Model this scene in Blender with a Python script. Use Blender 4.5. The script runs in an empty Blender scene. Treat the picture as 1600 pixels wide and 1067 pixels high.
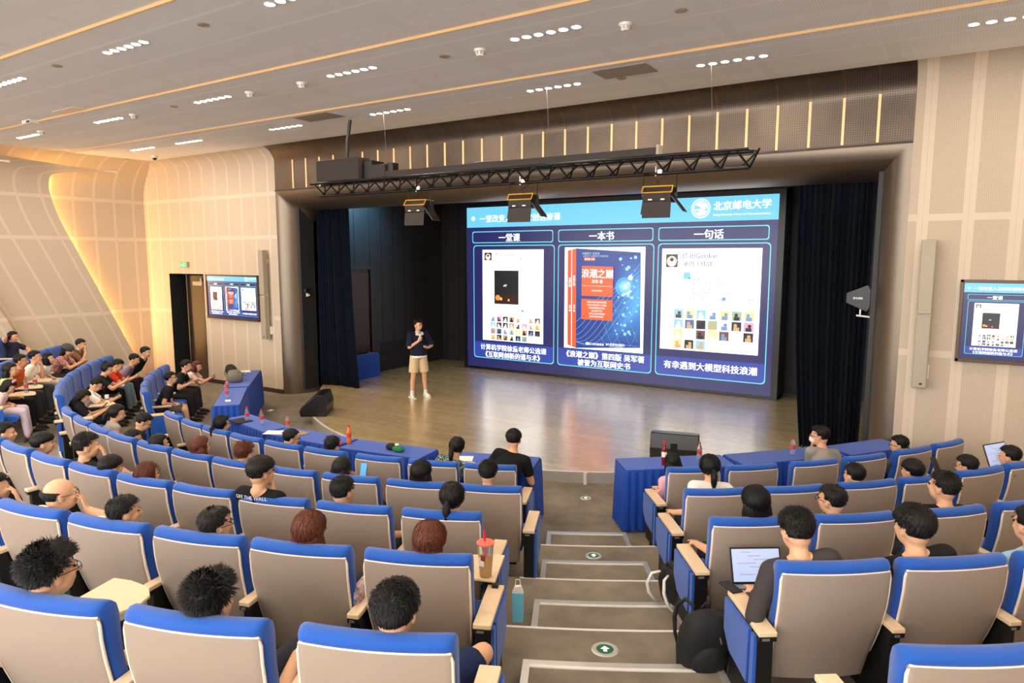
import bpy, math, random
import numpy as np
from mathutils import Vector, Matrix, Quaternion
R = math.radians
scene = bpy.context.scene
COL = scene.collection

# ------------------------------------------------------------------ camera, world, exposure
cam_data = bpy.data.cameras.new('camera'); cam_data.sensor_width = 36.0
cam_data.lens = 1067 / 1600 * 36.0; cam_data.clip_end = 200
cam = bpy.data.objects.new('camera', cam_data); COL.objects.link(cam)
cam.location = (0, 0, 3.26); cam.rotation_euler = (R(90 - 7.13), 0, R(32.39))
scene.camera = cam
scene.view_settings.view_transform = 'Standard'; scene.view_settings.look = 'None'
scene.view_settings.gamma = 1.0; scene.view_settings.use_curve_mapping = False
scene.view_settings.exposure = 0.12
w = bpy.data.worlds.new('world'); scene.world = w; w.use_nodes = True
w.node_tree.nodes['Background'].inputs[0].default_value = (1.0, 0.975, 0.95, 1)
w.node_tree.nodes['Background'].inputs[1].default_value = 7.6
LAMP = 250.0      # emission of the recessed ceiling lamps
COVE = 150.0       # emission of the hidden warm strips behind the slanted wall panels

# ------------------------------------------------------------------ geometry helpers
def lin(c):
    return tuple(((x / 255) / 12.92 if x / 255 <= .04045 else ((x / 255 + .055) / 1.055) ** 2.4) for x in c)
def V(*a): return np.array(a, float)
def unit(v):
    v = np.array(v, float); n = np.linalg.norm(v); return v / n if n > 1e-9 else V(0, 0, 1)
def basis(d, upv=(0, 0, 1)):
    d = unit(d); u = np.array(upv, float)
    if abs(d @ u) > .98: u = V(1, 0, 0) if abs(d[0]) < .9 else V(0, 1, 0)
    s = unit(np.cross(d, u)); t = np.cross(s, d); return s, d, t
_ico = {}
def ico(n):
    if n not in _ico:
        import bmesh
        b = bmesh.new(); bmesh.ops.create_icosphere(b, subdivisions=n, radius=1)
        b.verts.ensure_lookup_table()
        _ico[n] = (np.array([v.co[:] for v in b.verts]), [[v.index for v in f.verts] for f in b.faces]); b.free()
    return _ico[n]
class MB:
    def __init__(s): s.v = []; s.f = []; s.m = []; s.n = 0; s.uv = None
    def add(s, v, f, m=0):
        v = np.asarray(v, float).reshape(-1, 3); s.v.append(v)
        s.f += [[i + s.n for i in q] for q in f]; s.m += [m] * len(f); s.n += len(v); return s
    def box(s, c, d, rz=0, m=0, M=None):
        x, y, z = [k / 2 for k in d]
        v = np.array([(a * x, b * y, e * z) for a in (-1, 1) for b in (-1, 1) for e in (-1, 1)])
        if M is not None: v = v @ np.array(M).T
        if rz: cz, sz = math.cos(rz), math.sin(rz); v = v @ np.array([[cz, sz, 0], [-sz, cz, 0], [0, 0, 1]])
        return s.add(v + np.array(c), [(0, 1, 3, 2), (4, 6, 7, 5), (0, 4, 5, 1), (2, 3, 7, 6), (0, 2, 6, 4), (1, 5, 7, 3)], m)
    def bb(s, lo, hi, m=0):
        return s.box([(a + b) / 2 for a, b in zip(lo, hi)], [b - a for a, b in zip(lo, hi)], m=m)
    def cone(s, p0, r0, p1, r1, n=16, m=0, caps=True):
        p0 = np.array(p0, float); p1 = np.array(p1, float); a, d, t = basis(p1 - p0)
        an = [2 * math.pi * i / n for i in range(n)]
        v = [p0 + r0 * (math.cos(q) * a + math.sin(q) * t) for q in an] + [p1 + r1 * (math.cos(q) * a + math.sin(q) * t) for q in an]
        f = [(i, (i + 1) % n, n + (i + 1) % n, n + i) for i in range(n)]
        if caps: f += [tuple(range(n))[::-1], tuple(range(n, 2 * n))]
        return s.add(v, f, m)
    def ell(s, c, r, n=2, M=None, m=0):
        v, f = ico(n); v = v * np.array(r if hasattr(r, '__len__') else (r, r, r))
        if M is not None: v = v @ np.array(M).T
        return s.add(v + np.array(c), f, m)
    def cap(s, p0, r0, p1, r1, n=14, m=0):
        s.cone(p0, r0, p1, r1, n, m); s.ell(p0, r0, 2, m=m); return s.ell(p1, r1, 2, m=m)
    def tube(s, pts, r, n=8, m=0, closed=False):
        pts = [np.array(p, float) for p in pts]; k = len(pts); rr = r if hasattr(r, '__len__') else [r] * k
        v = []; prev = None
        for i, p in enumerate(pts):
            a = pts[(i - 1) % k] if (i or closed) else pts[0]; b = pts[(i + 1) % k] if (i < k - 1 or closed) else pts[-1]
            d = unit(b - a)
            if prev is None: s1, _, t1 = basis(d)
            else:
                s1 = unit(prev - d * (prev @ d)); t1 = np.cross(s1, d)
            prev = s1
            v += [p + rr[i] * (math.cos(2 * math.pi * j / n) * s1 + math.sin(2 * math.pi * j / n) * t1) for j in range(n)]
        f = []
        for i in range(k if closed else k - 1):
            i2 = (i + 1) % k
            f += [(i * n + j, i * n + (j + 1) % n, i2 * n + (j + 1) % n, i2 * n + j) for j in range(n)]
        if not closed: f += [tuple(range(n))[::-1], tuple(range((k - 1) * n, k * n))]
        return s.add(v, f, m)
    def prism(s, poly, h0, h1, ax='z', m=0):
        n = len(poly)
        def P(a, b, h): return {'z': (a, b, h), 'x': (h, a, b), 'y': (a, h, b)}[ax]
        v = [P(a, b, h0) for a, b in poly] + [P(a, b, h1) for a, b in poly]
        return s.add(v, [tuple(range(n))[::-1], tuple(range(n, 2 * n))] + [(i, (i + 1) % n, n + (i + 1) % n, n + i) for i in range(n)], m)
    def loft(s, rings, m=0, caps=True, closed=True):
        n = len(rings[0]); v = [p for r in rings for p in r]; f = []
        for i in range(len(rings) - 1):
            f += [(i * n + j, i * n + (j + 1) % n, (i + 1) * n + (j + 1) % n, (i + 1) * n + j) for j in range(n if closed else n - 1)]
        if caps: f += [tuple(range(n))[::-1], tuple(range((len(rings) - 1) * n, len(rings) * n))]
        return s.add(v, f, m)
    def lathe(s, prof, c=(0, 0, 0), n=20, m=0, ms=None):
        v = [(c[0] + r * math.cos(2 * math.pi * j / n), c[1] + r * math.sin(2 * math.pi * j / n), c[2] + z) for r, z in prof for j in range(n)]
        f = []; k0 = len(s.f)
        for i in range(len(prof) - 1):
            f += [(i * n + j, i * n + (j + 1) % n, (i + 1) * n + (j + 1) % n, (i + 1) * n + j) for j in range(n)]
        f += [tuple(range(n))[::-1], tuple(range((len(prof) - 1) * n, len(prof) * n))]
        s.add(v, f, m)
        if ms:
            for i, q in enumerate(ms):
                for j in range(n): s.m[k0 + i * n + j] = q
        return s
    def arc(s, c, r0, r1, a0, a1, z0, z1, n=24, m=0):   # a ring sector slab; angles measured from -y towards +x
        P = []
        for r in (r0, r1):
            P.append([(c[0] + r * math.sin(a0 + (a1 - a0) * i / n), c[1] - r * math.cos(a0 + (a1 - a0) * i / n)) for i in range(n + 1)])
        rings = [[(P[0][i][0], P[0][i][1], z0), (P[0][i][0], P[0][i][1], z1), (P[1][i][0], P[1][i][1], z1), (P[1][i][0], P[1][i][1], z0)] for i in range(n + 1)]
        return s.loft(rings, m)
    def mesh(s, name='mesh'):
        me = bpy.data.meshes.new(name); v = np.concatenate(s.v) if s.v else np.zeros((0, 3))
        me.from_pydata(v.tolist(), [], s.f)
        if s.m and max(s.m) > 0: me.polygons.foreach_set('material_index', s.m)
        me.update(); return me
def obj(name, mb, mats, parent=None, smooth=0, bevel=0, sub=0, loc=None, **props):
    me = mb.mesh(name) if isinstance(mb, MB) else mb
    for mt in (mats if isinstance(mats, (list, tuple)) else [mats]): me.materials.append(mt)
    o = bpy.data.objects.new(name, me); COL.objects.link(o)
    if parent is not None: o.parent = parent
    if loc is not None: o.location = loc
    if smooth:
        me.polygons.foreach_set('use_smooth', [True] * len(me.polygons))
        if smooth < 180:
            try: me.set_sharp_from_angle(angle=R(smooth))
            except Exception: pass
    if bevel:
        b = o.modifiers.new('bevel', 'BEVEL'); b.width = bevel; b.segments = 2; b.limit_method = 'ANGLE'
    if sub:
        b = o.modifiers.new('sub', 'SUBSURF'); b.levels = sub; b.render_levels = sub
    for k, q in props.items(): o[k] = q
    return o
def tag(o, label, cat, group=None):
    o['label'] = label; o['category'] = cat
    if group: o['group'] = group
    return o
def thing(name, label, cat, loc=(0, 0, 0), rz=0, group=None, scale=1):
    o = bpy.data.objects.new(name, None); COL.objects.link(o); o.empty_display_size = .1
    o.location = loc; o.rotation_euler = (0, 0, rz); o.scale = (scale,) * 3
    return tag(o, label, cat, group)
def struct(name, mb, mats, parent=None, **k):
    o = obj(name, mb, mats, parent, **k); o['kind'] = 'structure'; return o
def sheet(fn, us, vs, uvfn=None, skip=None):
    me = bpy.data.meshes.new('sheet'); nu, nv = len(us), len(vs)
    v = [fn(a, b) for b in vs for a in us]; f = []; uvs = []
    for j in range(nv - 1):
        for i in range(nu - 1):
            if skip and skip((us[i] + us[i + 1]) / 2, (vs[j] + vs[j + 1]) / 2): continue
            f.append((j * nu + i, j * nu + i + 1, (j + 1) * nu + i + 1, (j + 1) * nu + i))
            for a, b in ((i, j), (i + 1, j), (i + 1, j + 1), (i, j + 1)): uvs.append(uvfn(us[a], vs[b]) if uvfn else (us[a], vs[b]))
    me.from_pydata(v, [], f); l = me.uv_layers.new(name='UVMap')
    l.data.foreach_set('uv', [q for p in uvs for q in p]); me.update(); return me
def frange(a, b, n): return [a + (b - a) * i / n for i in range(n + 1)]
def copy_tree(o, parent=None):
    c = o.copy(); COL.objects.link(c)
    if parent is not None: c.parent = parent
    for ch in list(o.children): copy_tree(ch, c)
    return c

# ------------------------------------------------------------------ materials
class N:
    def __init__(s, name):
        s.mat = bpy.data.materials.new(name); s.mat.use_nodes = True; s.t = s.mat.node_tree; s.n = s.t.nodes; s.l = s.t.links
        s.b = s.n['Principled BSDF']
    def node(s, typ, **k):
        o = s.n.new(typ)
        for a, q in k.items():
            if a.startswith('i_'):
                o.inputs[int(a[2:]) if a[2:].isdigit() else a[2:].replace('_', ' ')].default_value = q
            else: setattr(o, a, q)
        return o
    def math(s, op, a, b=None, c=None):
        o = s.n.new('ShaderNodeMath'); o.operation = op
        for i, q in enumerate((a, b, c)):
            if q is None: continue
            if isinstance(q, (int, float)): o.inputs[i].default_value = q
            else: s.l.new(q, o.inputs[i])
        return o.outputs[0]
    def mix(s, f, a, b):
        o = s.n.new('ShaderNodeMix'); o.data_type = 'RGBA'
        for i, q in ((0, f), (6, a), (7, b)):
            if isinstance(q, (int, float)): o.inputs[i].default_value = q
            elif isinstance(q, tuple): o.inputs[i].default_value = (*q[:3], 1)
            else: s.l.new(q, o.inputs[i])
        return o.outputs[2]
    def bump(s, h, strength=.3, dist=.01):
        o = s.n.new('ShaderNodeBump'); o.inputs['Strength'].default_value = strength; o.inputs['Distance'].default_value = dist
        s.l.new(h, o.inputs['Height']); s.l.new(o.outputs[0], s.b.inputs['Normal'])
    def noise(s, scale, detail=2, vec=None, sc=None):
        o = s.n.new('ShaderNodeTexNoise'); o.inputs['Scale'].default_value = scale; o.inputs['Detail'].default_value = detail
        if vec is None:
            tc = s.n.new('ShaderNodeTexCoord'); vec = tc.outputs['Object']
        if sc:
            mp = s.n.new('ShaderNodeMapping'); mp.inputs['Scale'].default_value = sc; s.l.new(vec, mp.inputs[0]); vec = mp.outputs[0]
        s.l.new(vec, o.inputs['Vector']); return o.outputs['Fac']
def M(name, rgb, rough=.6, metal=0, var=0, vs=8, bump=0, bs=60, spec=.5, emit=None, es=0, alpha=None, trans=0, sheen=0, sc=None):
    g = N(name); c = lin(rgb); g.b.inputs['Base Color'].default_value = (*c, 1)
    g.b.inputs['Roughness'].default_value = rough; g.b.inputs['Metallic'].default_value = metal
    g.b.inputs['Specular IOR Level'].default_value = spec
    if sheen: g.b.inputs['Sheen Weight'].default_value = sheen; g.b.inputs['Sheen Roughness'].default_value = .5
    if trans: g.b.inputs['Transmission Weight'].default_value = trans
    if var:
        nz = g.noise(vs, 4, sc=sc); rmp = g.math('MULTIPLY_ADD', nz, var * 2, 1 - var)
        g.l.new(g.mix(1.0, (0, 0, 0), g_scale(g, c, rmp)), g.b.inputs['Base Color'])
    if bump: g.bump(g.noise(bs, 3, sc=sc), bump, .005)
    if emit: g.b.inputs['Emission Color'].default_value = (*lin(emit), 1); g.b.inputs['Emission Strength'].default_value = es
    return g.mat
def g_scale(g, c, fac):
    o = g.n.new('ShaderNodeVectorMath'); o.operation = 'SCALE'; o.inputs[0].default_value = c; g.l.new(fac, o.inputs['Scale']); return o.outputs[0]

def panel_mat(name, base, seam, pitch=.5, seamw=.12, bands=(1.8, 3.7, 4.69), perf=.02, dark=.72, perfamt=.35, bandlim=None):
    g = N(name); uv = g.n.new('ShaderNodeUVMap'); sep = g.n.new('ShaderNodeSeparateXYZ'); g.l.new(uv.outputs[0], sep.inputs[0])
    u, v = sep.outputs[0], sep.outputs[1]
    fu = g.math('FRACT', g.math('DIVIDE', u, pitch)); du = g.math('ABSOLUTE', g.math('SUBTRACT', fu, .5))
    mask = g.math('GREATER_THAN', du, .5 - seamw / 2)
    line = g.math('GREATER_THAN', du, .493)
    for b in bands:
        mask = g.math('MAXIMUM', mask, g.math('LESS_THAN', g.math('ABSOLUTE', g.math('SUBTRACT', v, b)), .045))
    pu = g.math('SUBTRACT', g.math('FRACT', g.math('DIVIDE', u, perf)), .5); pv = g.math('SUBTRACT', g.math('FRACT', g.math('DIVIDE', v, perf)), .5)
    rr = g.math('ADD', g.math('MULTIPLY', pu, pu), g.math('MULTIPLY', pv, pv)); hole = g.math('LESS_THAN', rr, .09)
    inner = g.mix(g.math('MULTIPLY', hole, perfamt), tuple(c * dark for c in base), tuple(c * .25 for c in base))
    col = g.mix(mask, inner, seam); col = g.mix(g.math('MULTIPLY', line, .25), col, tuple(c * .5 for c in base))
    g.l.new(col, g.b.inputs['Base Color']); g.b.inputs['Roughness'].default_value = .75; g.b.inputs['Specular IOR Level'].default_value = .25
    g.bump(g.math('MAXIMUM', mask, 0), .4, .006)
    return g.mat
WALLC = (.59, .49, .375); SEAMC = (.655, .55, .43)
m_wall = panel_mat('white_perforated_panel', WALLC, SEAMC, dark=.95, perfamt=.14)
m_wall_r = panel_mat('white_perforated_panel_coarse', WALLC, SEAMC, bands=(1.97, 3.76), seamw=.26, perf=.022, dark=.93, perfamt=.28)
def ceiling_mat():
    g = N('white_ceiling'); tc = g.n.new('ShaderNodeTexCoord'); sep = g.n.new('ShaderNodeSeparateXYZ'); g.l.new(tc.outputs['Object'], sep.inputs[0])
    x, y = sep.outputs[0], sep.outputs[1]
    fx = g.math('ABSOLUTE', g.math('SUBTRACT', g.math('FRACT', g.math('DIVIDE', x, 1.45)), .5)); fy = g.math('FRACT', g.math('DIVIDE', g.math('SUBTRACT', y, 1.85), 2.04))
    sx = g.math('LESS_THAN', fx, .05)
    lines = None
    for b in (.27, .60):
        q = g.math('LESS_THAN', g.math('ABSOLUTE', g.math('SUBTRACT', fy, b)), .012); lines = q if lines is None else g.math('MAXIMUM', lines, q)
    lip = g.math('GREATER_THAN', fy, .87)
    px = g.math('SUBTRACT', g.math('FRACT', g.math('DIVIDE', x, .03)), .5); py = g.math('SUBTRACT', g.math('FRACT', g.math('DIVIDE', y, .03)), .5)
    hole = g.math('LESS_THAN', g.math('ADD', g.math('MULTIPLY', px, px), g.math('MULTIPLY', py, py)), .06)
    hole = g.math('MULTIPLY', hole, g.math('SUBTRACT', 1, g.math('MAXIMUM', sx, g.math('MAXIMUM', lines, lip))))
    c = g.mix(g.math('MULTIPLY', hole, .3), (.93, .925, .92), (.4, .4, .4))
    c = g.mix(g.math('MULTIPLY', sx, .6), c, (.86, .85, .84)); c = g.mix(lines, c, (.98, .98, .97))
    g.l.new(c, g.b.inputs['Base Color']); g.b.inputs['Roughness'].default_value = .8; g.b.inputs['Specular IOR Level'].default_value = .2
    g.bump(lines, .5, .01); return g.mat
m_ceiling = ceiling_mat()
def bronze_mat():
    g = N('perforated_bronze'); uv = g.n.new('ShaderNodeUVMap'); sep = g.n.new('ShaderNodeSeparateXYZ'); g.l.new(uv.outputs[0], sep.inputs[0])
    px = g.math('SUBTRACT', g.math('FRACT', g.math('DIVIDE', sep.outputs[0], .03)), .5); py = g.math('SUBTRACT', g.math('FRACT', g.math('DIVIDE', sep.outputs[1], .03)), .5)
    hole = g.math('LESS_THAN', g.math('ADD', g.math('MULTIPLY', px, px), g.math('MULTIPLY', py, py)), .07)
    nz = g.noise(3, 4)
    c = g.mix(nz, (.10, .074, .055), (.17, .13, .10)); c = g.mix(g.math('MULTIPLY', hole, .7), c, (.03, .02, .016))
    g.l.new(c, g.b.inputs['Base Color']); g.b.inputs['Metallic'].default_value = .75; g.b.inputs['Roughness'].default_value = .38
    g.bump(hole, -.4, .004); return g.mat
m_bronze = bronze_mat()
m_frame = M('brushed_bronze_frame', (128, 116, 102), .42, .9, var=.06, vs=3, bump=.03, bs=200)
m_frame_dark = M('dark_reveal', (62, 52, 44), .5, .3)
m_cover = M('cover_strip', (205, 178, 150), .4, .3)
def carpet_mat():
    g = N('grey_brown_carpet'); a = g.noise(1.6, 5); b = g.noise(300, 2); c2 = g.noise(6, 3)
    f = g.math('ADD', g.math('MULTIPLY', a, .45), g.math('ADD', g.math('MULTIPLY', b, .3), g.math('MULTIPLY', c2, .25)))
    f = g.math('MULTIPLY_ADD', f, 2.6, -.8)
    g.l.new(g.mix(f, lin((100, 93, 82)), lin((156, 144, 127))), g.b.inputs['Base Color']); g.b.inputs['Roughness'].default_value = .95; g.b.inputs['Specular IOR Level'].default_value = .1
    g.bump(b, .5, .004); return g.mat
m_carpet = carpet_mat()
def wood_floor():
    g = N('stage_wood'); tc = g.n.new('ShaderNodeTexCoord'); sep = g.n.new('ShaderNodeSeparateXYZ'); g.l.new(tc.outputs['Object'], sep.inputs[0])
    row = g.math('FLOOR', g.math('DIVIDE', sep.outputs[1], .12)); rn = g.n.new('ShaderNodeTexWhiteNoise'); rn.noise_dimensions = '2D'
    cb = g.n.new('ShaderNodeCombineXYZ'); g.l.new(row, cb.inputs[1])
    g.l.new(g.math('FLOOR', g.math('ADD', g.math('DIVIDE', sep.outputs[0], 1.2), g.math('MULTIPLY', row, .37))), cb.inputs[0]); g.l.new(cb.outputs[0], rn.inputs[0])
    gr = g.noise(4, 5, sc=(.6, 9, 1)); gr2 = g.noise(18, 4, sc=(.3, 8, 1))
    f = g.math('ADD', g.math('MULTIPLY', rn.outputs[0], .4), g.math('ADD', g.math('MULTIPLY', gr, .35), g.math('MULTIPLY', gr2, .35)))
    g.l.new(g.mix(f, lin((166, 142, 96)), lin((224, 200, 152))), g.b.inputs['Base Color'])
    g.l.new(g.math('MULTIPLY_ADD', gr2, .15, .2), g.b.inputs['Roughness']); g.b.inputs['Specular IOR Level'].default_value = .7
    g.b.inputs['Coat Weight'].default_value = 1.0; g.b.inputs['Coat Roughness'].default_value = .22
    gap = g.math('LESS_THAN', g.math('FRACT', g.math('DIVIDE', sep.outputs[1], .12)), .03); g.bump(gap, -.15, .002); return g.mat
m_stage = wood_floor()
m_blue = M('blue_seat_fabric', (22, 80, 168), .75, var=.06, vs=5, bump=.25, bs=700, sheen=.25, spec=.25)
m_shell = M('beige_back_shell', (166, 150, 137), .42, .15, var=.05, vs=2.2)
m_rim = M('cream_rim', (236, 218, 198), .35)
m_arm = M('beech_armrest', (226, 200, 164), .4, var=.06, vs=6, sc=(3, 18, 3))
m_black = M('black_steel', (16, 16, 17), .45, spec=.4)
m_plate = M('silver_plate', (150, 152, 155), .35, .6)
m_alu = M('aluminium_nosing', (205, 203, 198), .28, .55)
m_alu2 = M('aluminium_strip_bright', (240, 238, 232), .25, .2)
m_cloth = M('blue_table_cloth', (40, 80, 176), .7, var=.04, bump=.1, bs=400, sheen=.2, spec=.25)
m_skirt = M('blue_satin_skirt', (8, 68, 166), .6, var=.04, sheen=.15, spec=.35)
m_curtain = M('dark_velvet', (7, 17, 30), .85, bump=.1, sheen=.05, spec=.1)
m_stagewall = M('charcoal_stage_wall', (40, 38, 38), .55, var=.08, vs=1.5)
m_stagewall2 = M('charcoal_stage_wall_joint', (22, 21, 21), .7)
m_dark = M('dark_void', (10, 8, 7), .9)
m_door = M('brown_door', (62, 44, 32), .5, var=.08, vs=3, sc=(8, 8, 1))
m_grey = M('light_grey_metal', (164, 153, 134), .5, .15)
m_white = M('white_plastic', (235, 232, 226), .4)
m_plasticb = M('black_plastic', (18, 18, 19), .35)
m_truss = M('dark_truss', (26, 22, 20), .4, .5)
m_browncase = M('dark_brown_case', (38, 26, 19), .6, var=.2, vs=4)
m_yellow = M('yellow_edge', (214, 158, 38), .5)
m_steelwire = M('steel_wire', (100, 88, 78), .4, .7)
m_lamp = M('lamp_diffuser', (255, 250, 240), .5, emit=(255, 236, 214), es=LAMP)
m_cove = M('cove_strip', (255, 220, 160), .5, emit=(255, 200, 120), es=COVE)
m_orange = M('warm_slot_trim', (205, 165, 115), .5, emit=(245, 200, 145), es=.16)
m_strip = M('warm_light_strip', (250, 190, 130), .5, emit=(255, 200, 150), es=.5)
m_strip_off = M('strip_profile', (110, 88, 70), .35, .6)
m_green = M('exit_green', (30, 150, 90), .4, emit=(50, 210, 140), es=.7)
m_green_dim = M('floor_sign_green', (10, 96, 52), .35)
m_glow = M('sign_white', (235, 255, 240), .4, emit=(225, 255, 235), es=.9)
m_skin = M('skin', (214, 164, 128), .5, var=.05, vs=12, spec=.35)
m_skin2 = M('skin_tan', (192, 136, 100), .5, var=.05, vs=12, spec=.35)
m_lip = M('eye_dark', (26, 16, 12), .3)
def hair_mat(name, a, b):
    g = N(name); nz = g.noise(70, 3, sc=(3, 3, .35)); g.l.new(g.mix(g.math('MULTIPLY_ADD', nz, 2.6, -.8), lin(a), lin(b)), g.b.inputs['Base Color'])
    g.b.inputs['Roughness'].default_value = .5; g.b.inputs['Specular IOR Level'].default_value = .25; g.bump(nz, .5, .006); return g.mat
m_hair = hair_mat('black_hair', (5, 4, 4), (20, 15, 13)); m_hairb = hair_mat('brown_hair', (24, 10, 6), (112, 56, 34))
m_cap = M('grey_cap', (62, 60, 58), .8)
_cm = {}
def cloth(rgb, rough=.85, pat=None):
    k = (rgb, pat)
    if k not in _cm:
        if pat is None: _cm[k] = M('fabric_%02x%02x%02x' % rgb, rgb, rough, var=.08, vs=6, bump=.3, bs=30, spec=.2)
        else:
            g = N('fabric_pattern'); n1 = g.noise(34, 2); n2 = g.noise(60, 2, sc=(1, 1, 1.7))
            c = g.mix(g.math('GREATER_THAN', n1, .52), lin(rgb), lin(pat)); c = g.mix(g.math('MULTIPLY', g.math('GREATER_THAN', n2, .58), .8), c, (.75, .72, .7))
            g.l.new(c, g.b.inputs['Base Color']); g.b.inputs['Roughness'].default_value = .85; _cm[k] = g.mat
    return _cm[k]

# ------------------------------------------------------------------ room shell
CX, CY = -7.35, 13.85
RT = [8.61, 9.80, 10.92, 12.03, 13.17]; RISE = .18
YW = 10.6; XL = -18.6; XR = 4.6; PX0, PX1 = -13.17, -.49
ZC = 5.70; KC = (ZC - 3.26) / (5.6 - 3.26)     # ceiling height
def prof(s, d=0, r=1.0):      # wall profile: straight, then a cove of radius r into the ceiling
    z0 = ZC - r
    if s <= z0: return d, s
    t = min((s - z0) / r, math.pi / 2)
    return r * (1 - math.cos(t)) + d * math.cos(t), z0 + r * math.sin(t) - d * math.sin(t)
RS, RF = 1.0, .35
SM = ZC - RS + RS * math.pi / 2; SF = ZC - RF + RF * math.pi / 2
def off_at(z, r):
    u = max(0, min(1, (z - (ZC - r)) / r)); return r * (1 - math.sqrt(1 - u * u))
def nose(i): return 8.66 + 1.14 * (i - 1)
def srange(r):
    lo = -math.asin(min(1, 11.2 / r)); hi = math.asin(min(1, 11.9 / r)); mx = math.acos(3.27 / r)
    return max(lo, -mx), min(hi, mx)
fl = MB(); fl.bb((XL, -7, -.3), (XR, YW + 1.6, 0)); struct('floor', fl, m_carpet)
fl = MB()
for i in range(1, 10):
    a0, a1 = srange(nose(i)); a0 = max(a0, -R(55)); fl.arc((CX, CY), nose(i), nose(i + 1) + .001 if i < 9 else 24, a0, a1 if i < 4 else a1, RISE * (i - 1) - .001, RISE * i, 64)
struct('floor_terraces', fl, m_carpet)
def aisle(a0, a1, n0, n1):
    for i in range(n0, n1):
        r = nose(i); zb = RISE * (i - 1); zt = zb + .09; b0, b1 = R(a0), R(a1)
        s = MB(); s.arc((CX, CY), r - .57, r, b0, b1, zb, zt - .004, 12); struct('floor_step_%d' % (i if a0 > 0 else i + 10), s, m_carpet)
        t = MB(); e = .05 / r
        t.arc((CX, CY), r - .575, r - .53, b0, b1, zt - .02, zt + .003, 12)
        t.arc((CX, CY), r - .53, r, b0, b0 + e, zt - .02, zt + .0031, 2); t.arc((CX, CY), r - .53, r, b1 - e, b1, zt - .02, zt + .003, 2)
        t.arc((CX, CY), r - .585, r - .575, b0, b1, zb, zt + .0029, 12)
        t.arc((CX, CY), r - .529, r - .505, b0 + e, b1 - e, zt - .02, zt + .0045, 12, m=1)
        t.arc((CX, CY), r - .006, r + .018, R(a0 - 1.0), R(a1 + 1.4), zt + .07, zt + .0935, 14, m=1)
        struct('trim_%d' % (20 + i + (0 if a0 > 0 else 10)), t, [m_alu, m_alu2])
aisle(26.7, 33.1, 1, 6); aisle(-23.2, -18.2, 1, 5)

def ceil_z(y): return ZC - .028 + .028 * (((y - 1.85 * KC) / (2.04 * KC)) % 1.0)
yb = [(-6.31 + 2.04 * k) * KC for k in range(8)]   # ... 1.85 3.89 5.93 7.97
cm = MB()
for k in range(8):
    y0 = yb[k]; y1 = min(y0 + 2.04 * KC, YW - RF); z1 = ZC - .028 + .028 * (y1 - y0) / (2.04 * KC)
    cm.add([(XL + RS, y0, ZC - .028), (XR, y0, ZC - .028), (XR, y1, z1), (XL + RS, y1, z1)], [(0, 3, 2, 1)])
struct('ceiling', cm, m_ceiling)
for k in range(1, 8):
    t = MB(); t.bb((XL + RS, yb[k] - .012, ZC - .031), (XR, yb[k] + .012, ZC + .002)); struct('trim_%d' % k, t, m_orange)

us = sorted(set([XL + .0, -17.58, -16.11, PX0] + frange(XL, PX0, 22))); vs = sorted(set(frange(0, 4.6, 8) + [2.78] + frange(4.6, ZC - RF, 8)[1:] + frange(ZC - RF, SF, 10)[1:]))
def fw(x, s): o, z = prof(s, 0, RF); return (max(x, XL + off_at(z, RS)), YW - o, z)
struct('wall_front_left', sheet(fw, us, vs, lambda x, s: (x - .07, s), skip=lambda x, s: -17.58 < x < -16.11 and s < 2.78), m_wall, smooth=40)
def sw(y, s, d=0): o, z = prof(s, d); return (XL + o, min(y, YW - off_at(z, RF)), z)
struct('wall_left', sheet(lambda y, s: sw(y, s), frange(-6.5, YW, 40), frange(0, 4.7, 6) + frange(4.7, SM, 14)[1:], lambda y, s: (y + .2, s)), m_wall, smooth=40)
def e1(s):
    if s < 3.9: return 10.18 - .452 * s
    if s < 5.3: t = s - 3.9; return 8.417 - .452 * t + .452 / 2.8 * t * t
    return 8.10 + 2.2 * ((s - 5.3) / .75) ** 3
PS = sorted(set(frange(0, 3.9, 6) + frange(3.9, 5.95, 26)))
for k in range(6):
    dy = -2.35 * k
    def pf(t, s, dy=dy):
        y = e1(min(s, 5.3) if t > 0 and False else s) + dy - t
        if s > 5.3: y = (e1(s) + dy) * (1 - t / 2.7) + (e1(5.3) + dy - 2.7) * (t / 2.7)
        d = .34 - .26 * t / 2.7
        o, z = prof(s, d); return (XL + o, min(y, YW - off_at(z, RF) - .01), z)
    p = sheet(pf, frange(0, 2.7, 10), PS, lambda t, s: (-t + .2, s))
    o_ = struct('wall_left_slanted_panel' if k == 0 else 'wall_left_slanted_panel.%03d' % k, p, m_wall, smooth=50)
    q = MB(); v = []; f = []
    for j, s in enumerate(PS):
        a = pf(0, s); b = prof(s, .28); v += [a, (XL + b[0], a[1], b[1])]
        if j: f.append((2 * j - 2, 2 * j - 1, 2 * j + 1, 2 * j))
    q.add(v, f); struct('panel_edge', q, m_rim, o_)
    st = MB(); path = [(XL + prof(s, .05)[0], min(e1(s) + dy - .10, YW - .4), prof(s, .05)[1]) for s in PS if .02 < s < 5.35]
    st.tube(path, .014, 6); obj('light_strip', st, m_cove, o_)
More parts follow.
